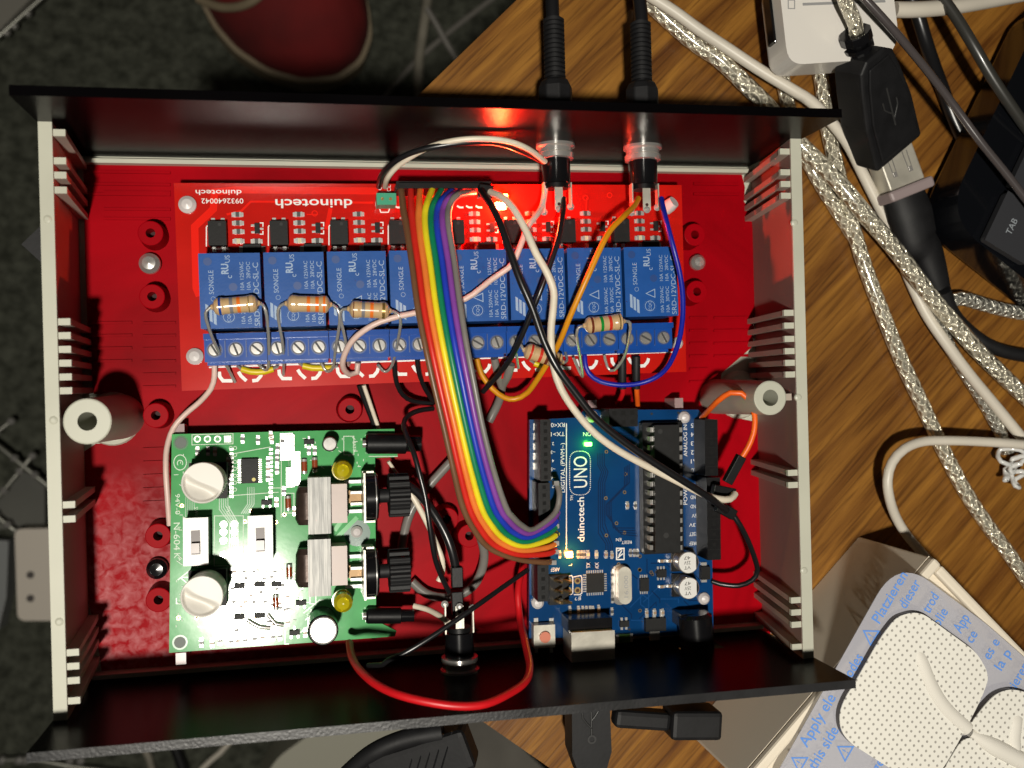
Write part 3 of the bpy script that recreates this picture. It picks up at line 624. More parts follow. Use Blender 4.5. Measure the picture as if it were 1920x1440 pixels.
def socket(r, n, name='pin_socket'):
    m = MB(); c, a, b = rectpx(*r, ZU + 8.5); m.box((c.x, c.y, ZU), (a, b, 8.5), BLK, TU)
    D = mat('socket_hole', (.001, .001, .001), .9); Rt = Matrix.Rotation(TU, 3, 'Z')
    for k in range(n):
        q = Vector((c.x, c.y, ZU + 8.53)) + Rt @ Vector((0, b / 2 - b * (k + .5) / n, 0)); m.box((q.x, q.y, q.z - .1), (1.0, 1.0, .13), D, TU)
        e = q + Rt @ Vector((0, b / n / 2, 0)); m.box((e.x, e.y, e.z - .1), (a * .98, .12, .16), DSIL if False else CHIP, TU)
    m.build(name, ub, bevel=.15)
socket((1013, 787, 1033, 902), 8); socket((1010, 906, 1032, 1056), 10); socket((1008, 1060, 1029, 1128), 4)
socket((1322, 787, 1346, 892), 6); socket((1326, 896, 1351, 1050), 8)
# row of bright pins down the board's left side
m = MB()
for k in range(18):
    v = 800 + k * 18.5
    if 880 < v < 1050: continue
    c = P(1002, v, ZU + .3); m.box((c.x, c.y, ZU), (.7, 1.9, .6), SIL, TU)
m.build('header_pins', ub)
# DIP chip
m = MB(); blk(m, (1206, 792, 1281, 1038), ZU, ZU + 3.6, BLK, TU); m.build('chip_socket', ub, bevel=.2)
m = MB(); c = blk(m, (1228, 797, 1275, 1036), ZU + 3.7, ZU + 7.2, CHIP, TU); d1 = P(1249, 1004, ZU + 7.23); m.disc(d1, .8, mat('chip_dimple', (.008, .008, .008), .6)); m.disc(P(1238, 809, ZU + 7.23), .7, mat('chip_dimple', (0, 0, 0), .6)); m.build('long_chip', ub, bevel=.3)
m = MB()
for k in range(14):
    for u in (1222, 1277): c = P(u, 806 + k * 17, ZU + 6.3); m.box((c.x, c.y, ZU + 3.5), (.9, 1.35, 2.6), SIL, TU)
m.build('chip_legs', ub)
# USB socket, power barrel, reset button
m = MB(); c = blk(m, (1072, 1184, 1153, 1244), ZU + .2, ZU + 10.8, NICK, TU); m.build('usb_socket', ub, bevel=.6)
m = MB(); blk(m, (1066, 1160, 1148, 1186), ZU, ZU + 8.5, GLBLK, TU); m.build('usb_socket_back', ub, bevel=.3)
m = MB(); a = P(1303, 1150, ZU + 7); m.rev((a.x, a.y, ZU + 6.6), (a.x + .6, a.y - 10, ZU + 6.6), [(0, 3.6, GLBLK), (.9, 4.8, GLBLK), (15, 4.8, GLBLK)], 32); m.box((a.x + .2, a.y - 2.0, ZU), (9.2, 4.0, 7.5), GLBLK, TU); m.box((a.x + .5, a.y - 14.0, ZU - 1), (9.4, 3.2, 11.5), GLBLK, TU); m.build('power_socket', ub, bevel=.3)
m = MB(); c = blk(m, (1001, 1172, 1041, 1215), ZU, ZU + 3.6, NICK, TU); m.build('reset_button_body', ub, bevel=.2)
mm2 = MB(); mm2.cyl((c.x, c.y, ZU + 3.6), 1.55, 1.0, mat('salmon_button', (.55, .16, .09), .45), 24); mm2.build('reset_button', ub, bevel=.2)
m = MB()
for u in (1005, 1034): blk(m, (u - 4, 1159, u + 4, 1167), ZU, ZU + .5, SOLD, TU)
for u in (1006, 1034): blk(m, (u - 3, 1214, u + 3, 1224), ZU, ZU + .8, SOLD, TU)
m.build('button_legs', ub)
# crystal
m = MB(); c = P(1172, 1098, ZU + 3.6); l = (P(1172, 1136, ZU) - P(1172, 1060, ZU)).length
def stad(cx, cy, w_, l_, n=10): return [(cx + w_ / 2 * math.cos(a), cy + (l_ / 2 - w_ / 2) * (1 if math.sin(a) >= 0 else -1) + w_ / 2 * math.sin(a)) for a in [math.pi * 2 * i / (2 * n) + .0001 for i in range(2 * n)]]
m.prism(stad(c.x - .6, c.y - .3, 5.0, l), ZU + .1, ZU + .5, SIL); m.prism(stad(c.x, c.y, 4.0, l - 1.0), ZU + .5, ZU + 3.6, NICK); m.text('16.000', (c.x + .3, c.y - .3, ZU + 3.66), 1.2, TU + Q, DSIL, 6.2); m.build('crystal', ub, bevel=.35)
# chips
def chip(r, h, n, horiz=False, name='small_chip', parent=ub, z0=ZU, rot=TU, both=False):
    m = MB(); c, a, b = rectpx(*r, z0 + h); m.box((c.x, c.y, z0 + .1), (a, b, h - .1), CHIP, rot); Rt = Matrix.Rotation(rot, 3, 'Z')
    for s in (-1, 1):
        for k in range(n):
            t = -1 + (2 * k + 1) / n
            for hz in ((True, False) if both else (horiz,)):
                o_ = Rt @ Vector((t * a / 2, s * (b / 2 + .45), 0) if hz else (s * (a / 2 + .45), t * b / 2, 0)); sz = (a / n * .5, .95) if hz else (.95, b / n * .5)
                m.box((c.x + o_.x, c.y + o_.y, z0), (sz[0], sz[1], .35), SOLD, rot)
    m.build(name, parent, bevel=.12)
chip((1100, 1076, 1133, 1111), 1.0, 8, both=True, name='square_chip'); chip((1201, 1085, 1217, 1109), 1.3, 4, True); chip((1233, 1069, 1250, 1083), 1.3, 3, True); chip((1163, 1165, 1180, 1176), 1.1, 2, True, 'transistor')
# two can capacitors
def can(u, v, txt):
    c = P(u, v, ZU + 5.6); m = MB(); R = 3.15
    m.box((c.x, c.y, ZU), (6.6, 6.6, 1.0), BLK, TU); m.rev((c.x, c.y, ZU + 1), (c.x, c.y, ZU + 2), [(0, R, SIL), (.6, R * .93, SIL), (.9, R, SIL), (4.4, R, SIL), (4.6, R * .95, DSIL)], 32)
    WH = mat('can_top_white', (.70, .69, .66), .4); a0 = math.radians(40)
    m.disc((c.x, c.y, ZU + 5.62), R * .93, CHIP, 30)
    arc = [(c.x + R * .93 * math.cos(t), c.y + R * .93 * math.sin(t), ZU + 5.66) for t in [a0 + (2 * math.pi - 2 * a0) * i / 24 for i in range(25)]]; m.quad(arc, WH)
    INK = mat('black_ink', (.01, .01, .01), .5)
    for i, s in enumerate(txt): m.text(s, (c.x - .4, c.y - 1.4 + i * 1.4, ZU + 5.7), 1.0, TU + math.pi, INK, 1.9)
    m.build('can_capacitor', ub)
can(1291, 1055, ('VT', '25V', '47')); can(1292, 1103, ('VT', '25V', '47'))
m = MB(); c = blk(m, (1316, 1063, 1332, 1087), ZU, ZU + 2.2, CHIP, TU); m.box((c.x, c.y, ZU), (1.6, 5.8, .7), SOLD, TU); m.build('diode', ub)
m = MB(); c = blk(m, (1211, 1160, 1249, 1184), ZU, ZU + 1.8, CHIP, TU)
m.box((c.x, c.y - 3.4, ZU), (3.0, 2.6, .6), SOLD, TU)
for dx in (-2.2, 0, 2.2): m.box((c.x + dx, c.y + 3.0, ZU), (.9, 2.2, .5), SOLD, TU)
m.build('voltage_regulator', ub)
m = MB(); c = blk(m, (1160, 1189, 1182, 1205), ZU, ZU + 1.0, mat('green_fuse', (.04, .10, .015), .3), TU); m.box((c.x - 2.1, c.y, ZU), (.8, 2.4, 1.03), SOLD, TU); m.box((c.x + 2.1, c.y, ZU), (.8, 2.4, 1.03), SOLD, TU); m.build('fuse', ub)
s1 = smd_mesh(CERAM, 1.5, .8, .45); s2 = smd_mesh(TAN, 1.5, .8, .6, 'chip_capacitor'); s3 = smd_mesh(CREAM, 1.6, .9, .5, 'led')
for u, v, k in ((1137, 1040, 1), (1148, 1041, 1), (1183, 1037, 0), (1190, 1037, 0), (1196, 1037, 0), (1085, 1040, 0), (1091, 1040, 0), (1096, 1040, 0), (1050, 1040, 0), (1069, 1144, 0), (1085, 1144, 1), (1093, 1144, 0), (1100, 1144, 0), (1107, 1144, 0), (1112, 1144, 0), (1123, 1142, 1), (1148, 1147, 0), (1149, 1078, 0), (1149, 1095, 0), (1149, 1112, 0), (1149, 1124, 0), (1213, 1149, 1), (1228, 1149, 1), (1243, 1149, 1), (1177, 948, 1), (1192, 948, 0)):
    c = P(u, v, ZU + .5); inst('chip_capacitor' if k else 'chip_resistor', s2 if k else s1, ub, (c.x, c.y, ZU), TU + Q)
for u, v in ((1241, 1052), (1241, 1100), (1256, 1052), (1256, 1099)): c = P(u, v, ZU + .5); inst('chip_capacitor', s2, ub, (c.x, c.y, ZU), TU)
for u in (1103, 1119): c = P(u, 1040, ZU + .5); inst('unlit_led', s3, ub, (c.x, c.y, ZU), TU + Q)
led_on(ub, 1104, 833, ZU, (.10, 1, .03), 7, .0022, 1.7, 1.1, 'green_led'); led_on(ub, 1068, 1040, ZU, (1, .36, .03), 5, .0060, 1.8, 1.8, 'amber_led')
# bent header pins and top programming header
def pins6(u0, v0, du, dv, bent, parent=ub):
    m = MB(); c0 = P(u0, v0, ZU); blk(m, (u0 - 10, v0 - 8, u0 + du + 10, v0 + 2 * dv + 8), ZU, ZU + 2.4, BLK, TU)
    for i in (0, 1):
        for j in (0, 1, 2):
            a = P(u0 + i * du, v0 + j * dv, ZU + 2.4); m.obox((a.x, a.y, ZU + 2), (a.x + bent, a.y + bent * .6, ZU + 8), .64, .64, GOLD if bent else DSIL, up=(1, 0, 0))
    m.build('programming_header', parent)
pins6(1040, 1088, 17, 19, 0.8)
m = MB(); c = blk(m, (1142, 766, 1196, 800), ZU, ZU + 8.2, BLK, TU)
for i in range(3): 
    for j in range(2): m.box((c.x - 2.6 + i * 2.6, c.y - 1.3 + j * 2.6, ZU + 8.1), (1.2, 1.2, .14), mat('socket_hole', (0, 0, 0), .9))
m.build('programming_header', ub, bevel=.2)
for u, v in ((1286, 783), (1112, 781), (1010, 1132), (1323, 1124)): pin(ub, u, v, ZU, 1.75)

# ================================================================== GREEN BOARD
ZG = 12.0; TG = -.012
gb = thing('stimulator_board', P(520, 1010, 0), 'green circuit board with two white dials and two black thumbwheels', 'circuit board')
mb = MB(); gp = px([(319, 819), (739, 809), (745, 862), (702, 864), (703, 1168), (741, 1187), (738, 1197), (317, 1225)], ZG); mb.prism([(p.x, p.y) for p in gp], ZG - 1.6, ZG, GRNPCB)
z = ZG + .03; random.seed(11)
for k in range(5): mb.line([(346 + k * 4, 868 + k), (346 + k * 4, 990)], .22, z, GRNTR)
for k in range(5): mb.line([(409 + k * 4, 935), (409 + k * 4, 960 - k * 2), (428 + k * 4, 985), (428 + k * 4, 1030)], .22, z, GRNTR)
for k in range(4): mb.line([(462 + k * 4, 918), (462 + k * 4, 950), (450 + k * 4, 968)], .22, z, GRNTR)
for k in range(4): mb.line([(525 + k * 3, 858 + k * 3), (538, 858 + k * 3), (540, 880)], .22, z, GRNTR)
for k in range(46):
    u, v = random.randint(330, 600), random.randint(1070, 1200); a = random.choice([(1, 0), (0, 1), (1, 1), (1, -1)]); L = random.randint(12, 40)
    mb.line([(u, v), (u + a[0] * L, v + a[1] * L * .8), (u + a[0] * L + 8, v + a[1] * L * .8)], .3, z, GRNTR if k % 2 else GRNLT)
for l in ([(625, 1018), (668, 975)], [(640, 905), (655, 930), (655, 960), (625, 1000)]): mb.line(l, 1.2, z, GRNLT)
c = P(668, 1005, z); mb.disc(c, 3.6, mat('dark_pad_ring', (.02, .09, .06), .3))
mb.build('circuit_board', gb, org=(0, 0, ZG))
mb = MB(); z = ZG + .06
for u in (367, 386, 405): mb.ring(P(u, 828, z), .75, .35, SOLD, 14); mb.disc(P(u, 828, z), .5, GRNLT)
mb.box((*P(424, 828, ZG)[:2], ZG), (1.8, 1.8, .08), SOLD)
for l in ([(357, 820), (434, 818), (434, 837), (357, 839), (357, 820)], [(400, 972), (454, 972), (454, 1065), (400, 1065), (400, 972)], [(422, 858), (505, 843)], [(422, 935), (520, 928)], [(531, 930), (549, 930), (549, 967), (531, 967), (531, 930)], [(531, 1061), (549, 1061), (549, 1097), (531, 1097), (531, 1061)], [(643, 823), (662, 823), (662, 858), (643, 858), (643, 823)], [(690, 861), (745, 861)], [(525, 818), (525, 975)], [(510, 920), (525, 920)]): mb.line(l, .2, z, GRNSILK)
def ctext(s, u, v, h, w_=None, rot=TG - Q): mb.text(s, P(u, v, z), h, rot, GRNSILK, w_)
ctext('94V-0', 331, 950, 1.2, 5.4); ctext('N-604', 330, 1010, 1.6, 7.2); ctext('K', 331, 1046, 1.6)
mb.ring(P(335, 872, z), 2.0, .25, GRNSILK, 20, sx=.8); mb.text('C', P(335, 872, z), 1.6, TG - Q, GRNSILK); ctext('1', 328, 895, 1.2)
ctext('SW2', 426, 962, .9, 2.2); ctext('SW1', 366, 963, .9, 2.2); ctext('BATT', 663, 842, .9, 2.6)
for k in range(14): mb.ring(P(430 + (k % 2) * 8, 845 + (k // 2) * 13, z), .45, .18, GRNSILK, 8)
for v in (988, 1002, 1018, 1045):
    for u in (417, 437): mb.disc(P(u, v, z), .95, SOLD, 14)
for k in range(130):
    u, v = random.choice([(random.randint(420, 560), random.randint(1065, 1200)), (random.randint(560, 700), random.randint(820, 880)), (random.randint(330, 345), random.randint(850, 1190))]); mb.line([(u, v), (u + random.choice([0, 6]), v + random.choice([4, 0]))], .2, z, GRNSILK)
for k in range(16): c = P(random.randint(330, 545), random.randint(850, 1180), z); mb.disc(c, .3, HOLE, 8); mb.ring(c, .42, .2, GOLD, 10)
mb.build('silkscreen', gb, org=(0, 0, ZG))
# tinned pads down the middle
m = MB(); TP = mat('tinned_strip', (.80, .80, .78), .3, .6, bump=.3, bscale=600)
for r in ((523, 817, 547, 868), (544, 852, 561, 915)): blk(m, r, ZG, ZG + .1, TP, TG)
for r in ((533, 820, 550, 856), (534, 882, 550, 919)): c = blk(m, r, ZG, ZG + .9, SOLD, TG)
m.build('tinned_strip', gb, bevel=.3)
# holes with nylon pins beneath
for u, v in ((336, 835), (337, 1206)):
    m = MB(); c = P(u, v, ZG + .05); m.ring(c, 1.7, .5, GRNTR, 24); m.disc(c, 1.5, mat('hole_grey', (.07, .09, .075), .5), 20); m.build('mounting_hole', gb)
pin(gb, 667, 1004, ZG, 1.6)
# white dials
DIAL = mat('white_dial_plastic', (.70, .67, .61), .42, var=.05, vscale=120)
for u, v, zt in ((373, 919, ZG + 19), (373, 1131, ZG + 19)):
    c = P(u, v, zt); m = MB(); R = 5.1
    m.box((c.x, c.y, ZG), (9.5, 9.5, 5.0), CHIP, TG); m.build('dial_base', gb, bevel=.3)
    m = MB(); m.rev((c.x, c.y, ZG + 5.2), (c.x, c.y, ZG + 6), [(0, R * .95, DIAL), (11.8, R, DIAL), (13.4, R, DIAL), (13.7, R * .97, DIAL)], 40, cap=False)
    NR, NA = 26, 56; vs = []; ca, sa = math.cos(math.radians(-38)), math.sin(math.radians(-38))
    sst = lambda x: max(0, min(1, x)) ** 2 * (3 - 2 * max(0, min(1, x)))
    for i in range(NR):
        for j in range(NA):
            r_ = R * .97 * i / (NR - 1); t_ = 2 * math.pi * j / NA; X, Y = r_ * math.cos(t_), r_ * math.sin(t_)
            p_ = X * ca + Y * sa; q_ = -X * sa + Y * ca                       # p along the grip, q across it
            e_ = q_ - .55 * math.sin(p_ / R * 2.2) - .1                        # S-shaped crest
            h_ = -1.9 * sst((-e_) / 1.5) * sst((R * .93 - r_) / .5) * (1 - .75 * sst((-e_ - 1.6) / 3.6))
            vs.append((c.x + X, c.y + Y, ZG + 18.9 + h_))
    m.add(vs, [[i * NA + j, (i + 1) * NA + j, (i + 1) * NA + (j + 1) % NA, i * NA + (j + 1) % NA] for i in range(NR - 1) for j in range(NA)], DIAL, True); m.build('dial', gb)
# slide switches
for r in ((340, 979, 387, 1068), (461, 975, 508, 1062)):
    m = MB(); c, a, b = rectpx(*r, ZG + 8); m.box((c.x, c.y, ZG), (a * .98, b * .98, 7.2), CHIP, TG); m.box((c.x, c.y, ZG + 7.2), (a, b, .8), mat('switch_plate', (.78, .77, .74), .35), TG)
    sw = m.build('slide_switch', gb, bevel=.25)
    m = MB(); m.box((c.x, c.y - .2, ZG + 7.95), (2.3, 6.2, .12), mat('switch_slot', (.05, .025, .02), .4)); m.box((c.x, c.y - 1.5, ZG + 8.0), (2.1, 2.5, 1.8), mat('switch_slider', (.10, .05, .04), .3)); m.build('slider', sw, org=Vector((c.x, c.y, ZG + 8)))
chip((449, 866, 481, 912), 1.8, 12, name='control_chip', parent=gb, z0=ZG, rot=TG)
m = MB(); m.disc(P(473, 905, ZG + 1.86), .5, mat('yellow_ink', (.5, .42, .02), .4)); m.build('ink_dot', gb)
gb.rotation_euler = (-.055, .026, 0)
# transformers
BOB = mat('bobbin_plastic', (.50, .40, .36), .4, var=.15, vscale=200)
COREM = mat('laminated_core', (.34, .34, .33), .38, 1, bump=.3, bscale=300)
def core_tex():
    nt = COREM.node_tree; b = nt.nodes['Principled BSDF']; t = nt.nodes.new('ShaderNodeTexCoord'); mp = nt.nodes.new('ShaderNodeMapping'); mp.inputs['Scale'].default_value = (2600, 120, 120)
    n = nt.nodes.new('ShaderNodeTexNoise'); n.inputs['Scale'].default_value = 1; n.inputs['Detail'].default_value = 3; nt.links.new(t.outputs['Object'], mp.inputs['Vector']); nt.links.new(mp.outputs['Vector'], n.inputs['Vector'])
    r = nt.nodes.new('ShaderNodeValToRGB'); r.color_ramp.elements[0].position = .35; r.color_ramp.elements[0].color = (.17, .17, .165, 1); r.color_ramp.elements[1].position = .6; r.color_ramp.elements[1].color = (.30, .295, .28, 1)
    nt.links.new(n.outputs['Fac'], r.inputs['Fac']); nt.links.new(r.outputs['Color'], b.inputs['Base Color']); b.inputs['Metallic'].default_value = .5; b.inputs['Roughness'].default_value = .5
core_tex()
for i, (vt, vb) in enumerate(((906, 1012), (1022, 1128))):
    zt = ZG + 13; c, a, b = rectpx(573, vt, 616, vb, zt); t = thing('t', c, '', '') if False else None
    m = MB(); m.box((c.x, c.y, ZG + .2), (a, b, 12.8), COREM, TG); tr = m.build('transformer_core', gb, bevel=.3)
    m = MB(); c2 = P(597, (vt + vb) / 2 - 5, ZG + 9); m.box((c2.x + 2.6, c2.y, ZG + 1), (8.6, 10.2, 9.5), BOB, TG)
    for j in range(3): m.rev((c2.x + 6.6, c2.y + 3.2 - j * 3.1, ZG + 9.4), (c2.x + 7, c2.y + 3.2 - j * 3.1, ZG + 9.4), [(0, .8, COPPER), (.6, .5, COPPER)], 8)
    m.build('bobbin', tr, bevel=.8)
    m = MB(); m.rev((c2.x - 3.3, c2.y + 4.6, ZG + 6), (c2.x - 3.3, c2.y - 5, ZG + 6), [(0, 2.4, COPPER), (1.5, 3.0, COPPER), (8.5, 3.3, COPPER), (10, 2.6, COPPER)], 18); m.build('winding', tr)
# thumbwheel pots
for i, (vt, vb) in enumerate(((893, 992), (1035, 1137))):
    vc = (vt + vb) / 2; zc = ZG + 6.0; a = P(680, vc, zc + 4); R = 6.3
    x0 = P(682, vc, zc + 5).x; x1 = P(707, vc, zc + 5).x; x2 = P(728, vc, zc + 5).x; x3 = P(767, vc, zc + 5).x; yy = a.y
    m = MB(); m.rev((x0 + .3, yy, zc), (x1, yy, zc), [(0, R, GLBLK), (x1 - x0 - .6, R, GLBLK), (x1 - x0 - .3, R - .3, GLBLK)], 40); m.rev((x1 - .8, yy, zc), (x1, yy, zc), [(0, R + .12, SIL), (.25, R + .12, SIL)], 40); pot = m.build('potentiometer', gb)
    m = MB(); m.box((x0 - .3, yy, ZG), (.5, 13.0, 12.2), NICK, TG); m.box((x0 + 1, yy + 6.6, ZG), (3.0, .5, 8), NICK, TG); m.box((x0 + 1, yy - 6.6, ZG), (3.0, .5, 8), NICK, TG); m.box((x0 - 2.4, yy, ZG), (3.4, 3.4, 3.5), mat('pot_track', (.16, .09, .03), .4, .4), TG); m.box((x0 - 2.9, yy + 4, ZG), (4.4, .9, 3), DSIL, TG); m.box((x0 - 2.9, yy - 4, ZG), (4.4, .9, 3), DSIL, TG); m.box((x0 - 2.2, yy + 1.2, ZG), (3, .7, 6), DSIL, TG); m.box((x0 - 2.2, yy - 1.9, ZG), (3, .7, 5), NICK, TG); m.build('pot_bracket', pot)
    m = MB(); m.rev((x1 - .2, yy, zc), (x2, yy, zc), [(0, 1.9, RUB), (x2 - x1 + .4, 1.9, RUB)], 20); m.build('shaft', pot)
    m = MB(); n = 30; vs = []; 
    for x in (x2, x3):
        for k in range(n * 2):
            an = math.pi * k / n; rr = 5.9 if k % 4 < 2 else 5.1; vs.append((x, yy + rr * math.cos(an), zc + rr * math.sin(an)))
    N = n * 2; m.add(vs, [[k, (k + 1) % N, N + (k + 1) % N, N + k] for k in range(N)] + [list(range(N))[::-1], list(range(N, 2 * N))], RUB); m.build('thumbwheel', pot, bevel=.12)
# yellow LEDs, electrolytics
YL = mat('yellow_lens', (.62, .52, .01), .18, coat=.6, trans=.35)
for u, v in ((639, 893), (639, 1142)):
    c = P(u, v, ZG + 13); m = MB(); m.rev((c.x, c.y, ZG), (c.x, c.y, ZG + 1), [(0, .5, SIL), (6, .5, SIL), (6.01, 2.75, YL), (7.2, 2.75, YL), (7.21, 2.5, YL), (11.5, 2.45, YL), (12.8, 1.6, YL), (13.2, 0.2, YL)], 24); m.build('yellow_led', gb)
for u, v, r, h in ((615, 841, 2.0, 8), (601, 1192, 3.9, 14)):
    c = P(u, v, ZG + h); m = MB(); m.rev((c.x, c.y, ZG), (c.x, c.y, ZG + 1), [(0, r, GLBLK), (1, r * .94, GLBLK), (1.6, r, GLBLK), (h - .6, r, GLBLK), (h, r * .9, SIL), (h - .1, r * .8, SIL), (h - .1, .01, SIL)], 32, cap=False)
    m.text('mF', (c.x + r * .9, c.y, ZG + h - .3), .8, TG - Q, SILK) if False else None; m.build('electrolytic_capacitor', gb)
# black output sockets at the right edge (lying barrels)
for v0, v1, u1 in ((820, 859, 790), (1150, 1180, 775)):
    a = P(684, (v0 + v1) / 2, ZG + 5.6); b = P(u1, (v0 + v1) / 2, ZG + 5.6); r = (P(700, v1, ZG + 6) - P(700, v0, ZG + 6)).length / 2; L = (b - a).length
    m = MB(); m.rev((a.x, a.y, ZG + r + .1), (b.x, b.y, ZG + r + .1), [(0, r * .8, GLBLK), (.5, r, BLK), (L * .72, r, BLK), (L * .74, r * .8, GLBLK), (L, r * .78, GLBLK)], 28); m.rev((a.x - .8, a.y, ZG + r), (b.x, b.y, ZG + r), [(0, 1.1, SIL), (1.0, 1.1, SIL)], 12); m.build('output_socket', gb)
# scatter of surface parts
g0, g1 = smd_mesh(CERAM, 1.6, 1.0, .5), smd_mesh(TAN, 1.6, 1.0, .6, 'chip_capacitor')
smds = [(random.randint(428, 545), random.randint(1068, 1185)) for _ in range(26)] + [(random.randint(500, 566), random.randint(822, 1000)) for _ in range(8)] + [(452, 828), (481, 830), (507, 829), (367, 851), (387, 851), (400, 852), (517, 868), (517, 886), (438, 1076), (456, 1076), (475, 1076), (494, 1076), (513, 1076), (437, 1132), (458, 1132), (474, 1132), (495, 1132), (537, 1122), (537, 1145), (377, 1207), (397, 1208), (411, 1204), (432, 1205), (444, 1204), (458, 1203), (476, 1200), (490, 1198), (510, 1197), (523, 1196), (570, 1190), (577, 850), (588, 850), (425, 870), (425, 890), (500, 870), (500, 885), (500, 900), (425, 908)]
for i, (u, v) in enumerate(smds): c = P(u, v, ZG + .5); inst('chip_capacitor' if i % 3 == 0 else 'chip_resistor', g1 if i % 3 == 0 else g0, gb, (c.x, c.y, ZG), TG + Q)
MELF = mat('glass_diode_body', (.26, .05, .015), .15, coat=.6)
for u, v in ((568, 880), (588, 877), (538, 949), (540, 1077), (515, 1133)):
    c = P(u, v, ZG + 1); m = MB(); m.rev((c.x, c.y + 2.0, ZG + .9), (c.x, c.y - 2, ZG + .9), [(0, .75, SOLD), (.7, .8, MELF), (3.3, .8, SOLD), (4.0, .75, SOLD)], 14); m.build('glass_diode', gb)
for u, v in ((447, 1103), (485, 1100), (516, 1100), (447, 1160), (485, 1158), (577, 834), (497, 948), (562, 1135), (550, 1190), (563, 1060)):
    c = P(u, v, ZG + 1); inst('transistor', tm_, gb, (c.x, c.y, ZG), TG + Q)
m = MB()
for v in range(848, 940, 8): 
    for u in (431, 505): blk(m, (u - 3, v - 2.6, u + 4, v + 2.2), ZG, ZG + .28, SOLD, TG)
m.build('solder_row', gb)
for u0, v0, u1, v1 in ((462, 1165, 505, 1180), (500, 1155, 530, 1175)):
    m = MB(); m.tube([P(u0, v0, ZG + .4), P((u0 + u1) / 2, v1 - 2, ZG + .6), P(u1, v1, ZG + .4)], .55, TIN, 8); m.build('solder_bridge', gb)
# clear pegs poking from beneath the boards
for (u, v, z, par) in ((334, 809, 9, gb), (340, 1234, 9, gb), (1110, 760, 9, ub), (1272, 756, 9, ub)):
    c = P(u, v, z); m = MB(); m.box((c.x, c.y, .4), (2.6, 3.0, z), mat('clear_peg', (.32, .22, .22), .25, alpha=1)); m.build('support_peg', par, bevel=.3)

# ================================================================== JACKS in the upper and lower panels
def jack(u, face_y, zc, dirn, label, L=13.5):
    """panel jack: flange against the panel, barrel and solder lugs pointing into the case"""
    x = None; z0 = zc; c = None
    # x so that the flange centre falls at pixel u
    d = RM @ Vector(((u - 960) / FPX, 0, -1)); 
    a = Py(u, 265 if dirn < 0 else 1255, face_y); x = a.x
    t = thing('panel_jack', (x, face_y, zc), label, 'jack', 'jacks mounted through the black panels')
    q = lambda s: (x, face_y + dirn * s, zc)
    m = MB(); m.rev(q(0), q(1), [(0, 5.3, SIL), (.8, 5.3, SIL), (1.2, 4.6, SIL), (2.4, 4.6, NICK), (2.7, 5.0, SIL), (4.0, 4.9, SIL), (4.2, 4.2, SIL)], 32); m.build('nut', t)
    m = MB(); m.rev(q(4), q(5), [(0, 3.9, GLBLK), (6.6, 3.9, GLBLK), (6.8, 3.2, BLK), (8.0, 3.2, GLBLK)], 28); m.build('barrel', t)
    for dx, l_, tw in ((0, 9.0, 2.2), (-3.7, 9.5, .35), (3.7, 8.0, .35)):
        m = MB(); m.obox((x + dx, face_y + dirn * 10.5, zc + (2.4 if dx == 0 else .5)), (x + dx, face_y + dirn * (10.5 + l_ - 1.5), zc + (2.4 if dx == 0 else .5)), tw, .35 if dx == 0 else 2.4, NICK)
        if dx == 0: m.disc((x, face_y + dirn * (7.5 + l_), zc + 2.6), .45, HOLE)
        e = (x + dx, face_y + dirn * (10 + l_ - 1.2), zc + (2.5 if dx == 0 else .5)); m.rev(Vector(e) - Vector((0, 0, .6)), Vector(e), [(0, .9, SOLD), (.6, 1.0, SOLD), (1.1, .4, SOLD)], 10)
        m.build('lug', t)
    return x
xj1 = jack(1047, 65.1, 25, -1, 'power jack on the upper panel with black and pink wires on its lugs')
xj2 = jack(1217, 65.1, 25, -1, 'power jack on the upper panel with orange and blue wires on its lugs')
xj3 = jack(861, -75.9, 22, 1, 'headphone jack with chrome nut on the lower black panel')

# plugs outside the upper panel
def cplug(x, label, cable_bend, ribbed):
    t = thing('power_plug', (x, 68.5, 20), label, 'plug', 'power plugs on the far side of the case')
    y0 = 68.2; zc = 24
    m = MB(); m.rev((x, y0, zc), (x, y0 + 1, zc), [(0, 4.0, RUB), (.6, 4.9, RUB), (12.5, 4.7, RUB), (14, 4.0, RUB), (14.8, 3.1, RUB)], 8, smooth=False); m.build('plug_body', t, bevel=.4)
    m = MB(); prof = []
    for k in range(14): prof += [(k * 1.25, 2.9, RUB), (k * 1.25 + .7, 2.9, RUB), (k * 1.25 + .75, 2.2, RUB), (k * 1.25 + 1.2, 2.2, RUB)]
    m.rev((x, y0 + 14, zc), (x, y0 + 15, zc), prof, 20); m.build('strain_relief', t)
    m = MB(); m.tube([(x, y0 + 22, zc), (x, y0 + 40, zc - 1), (x + cable_bend, y0 + 80, zc - 12), (x + cable_bend * 2, y0 + 150, ZT + 2)], 1.9, WIREBLK); m.build('cable', t)
cplug(xj1 + .6, 'black power plug behind the case with a ribbed strain relief, nearer the red glow', 3, True)
cplug(xj2 + .6, 'black power plug behind the case, beside the white adapter', -4, False)

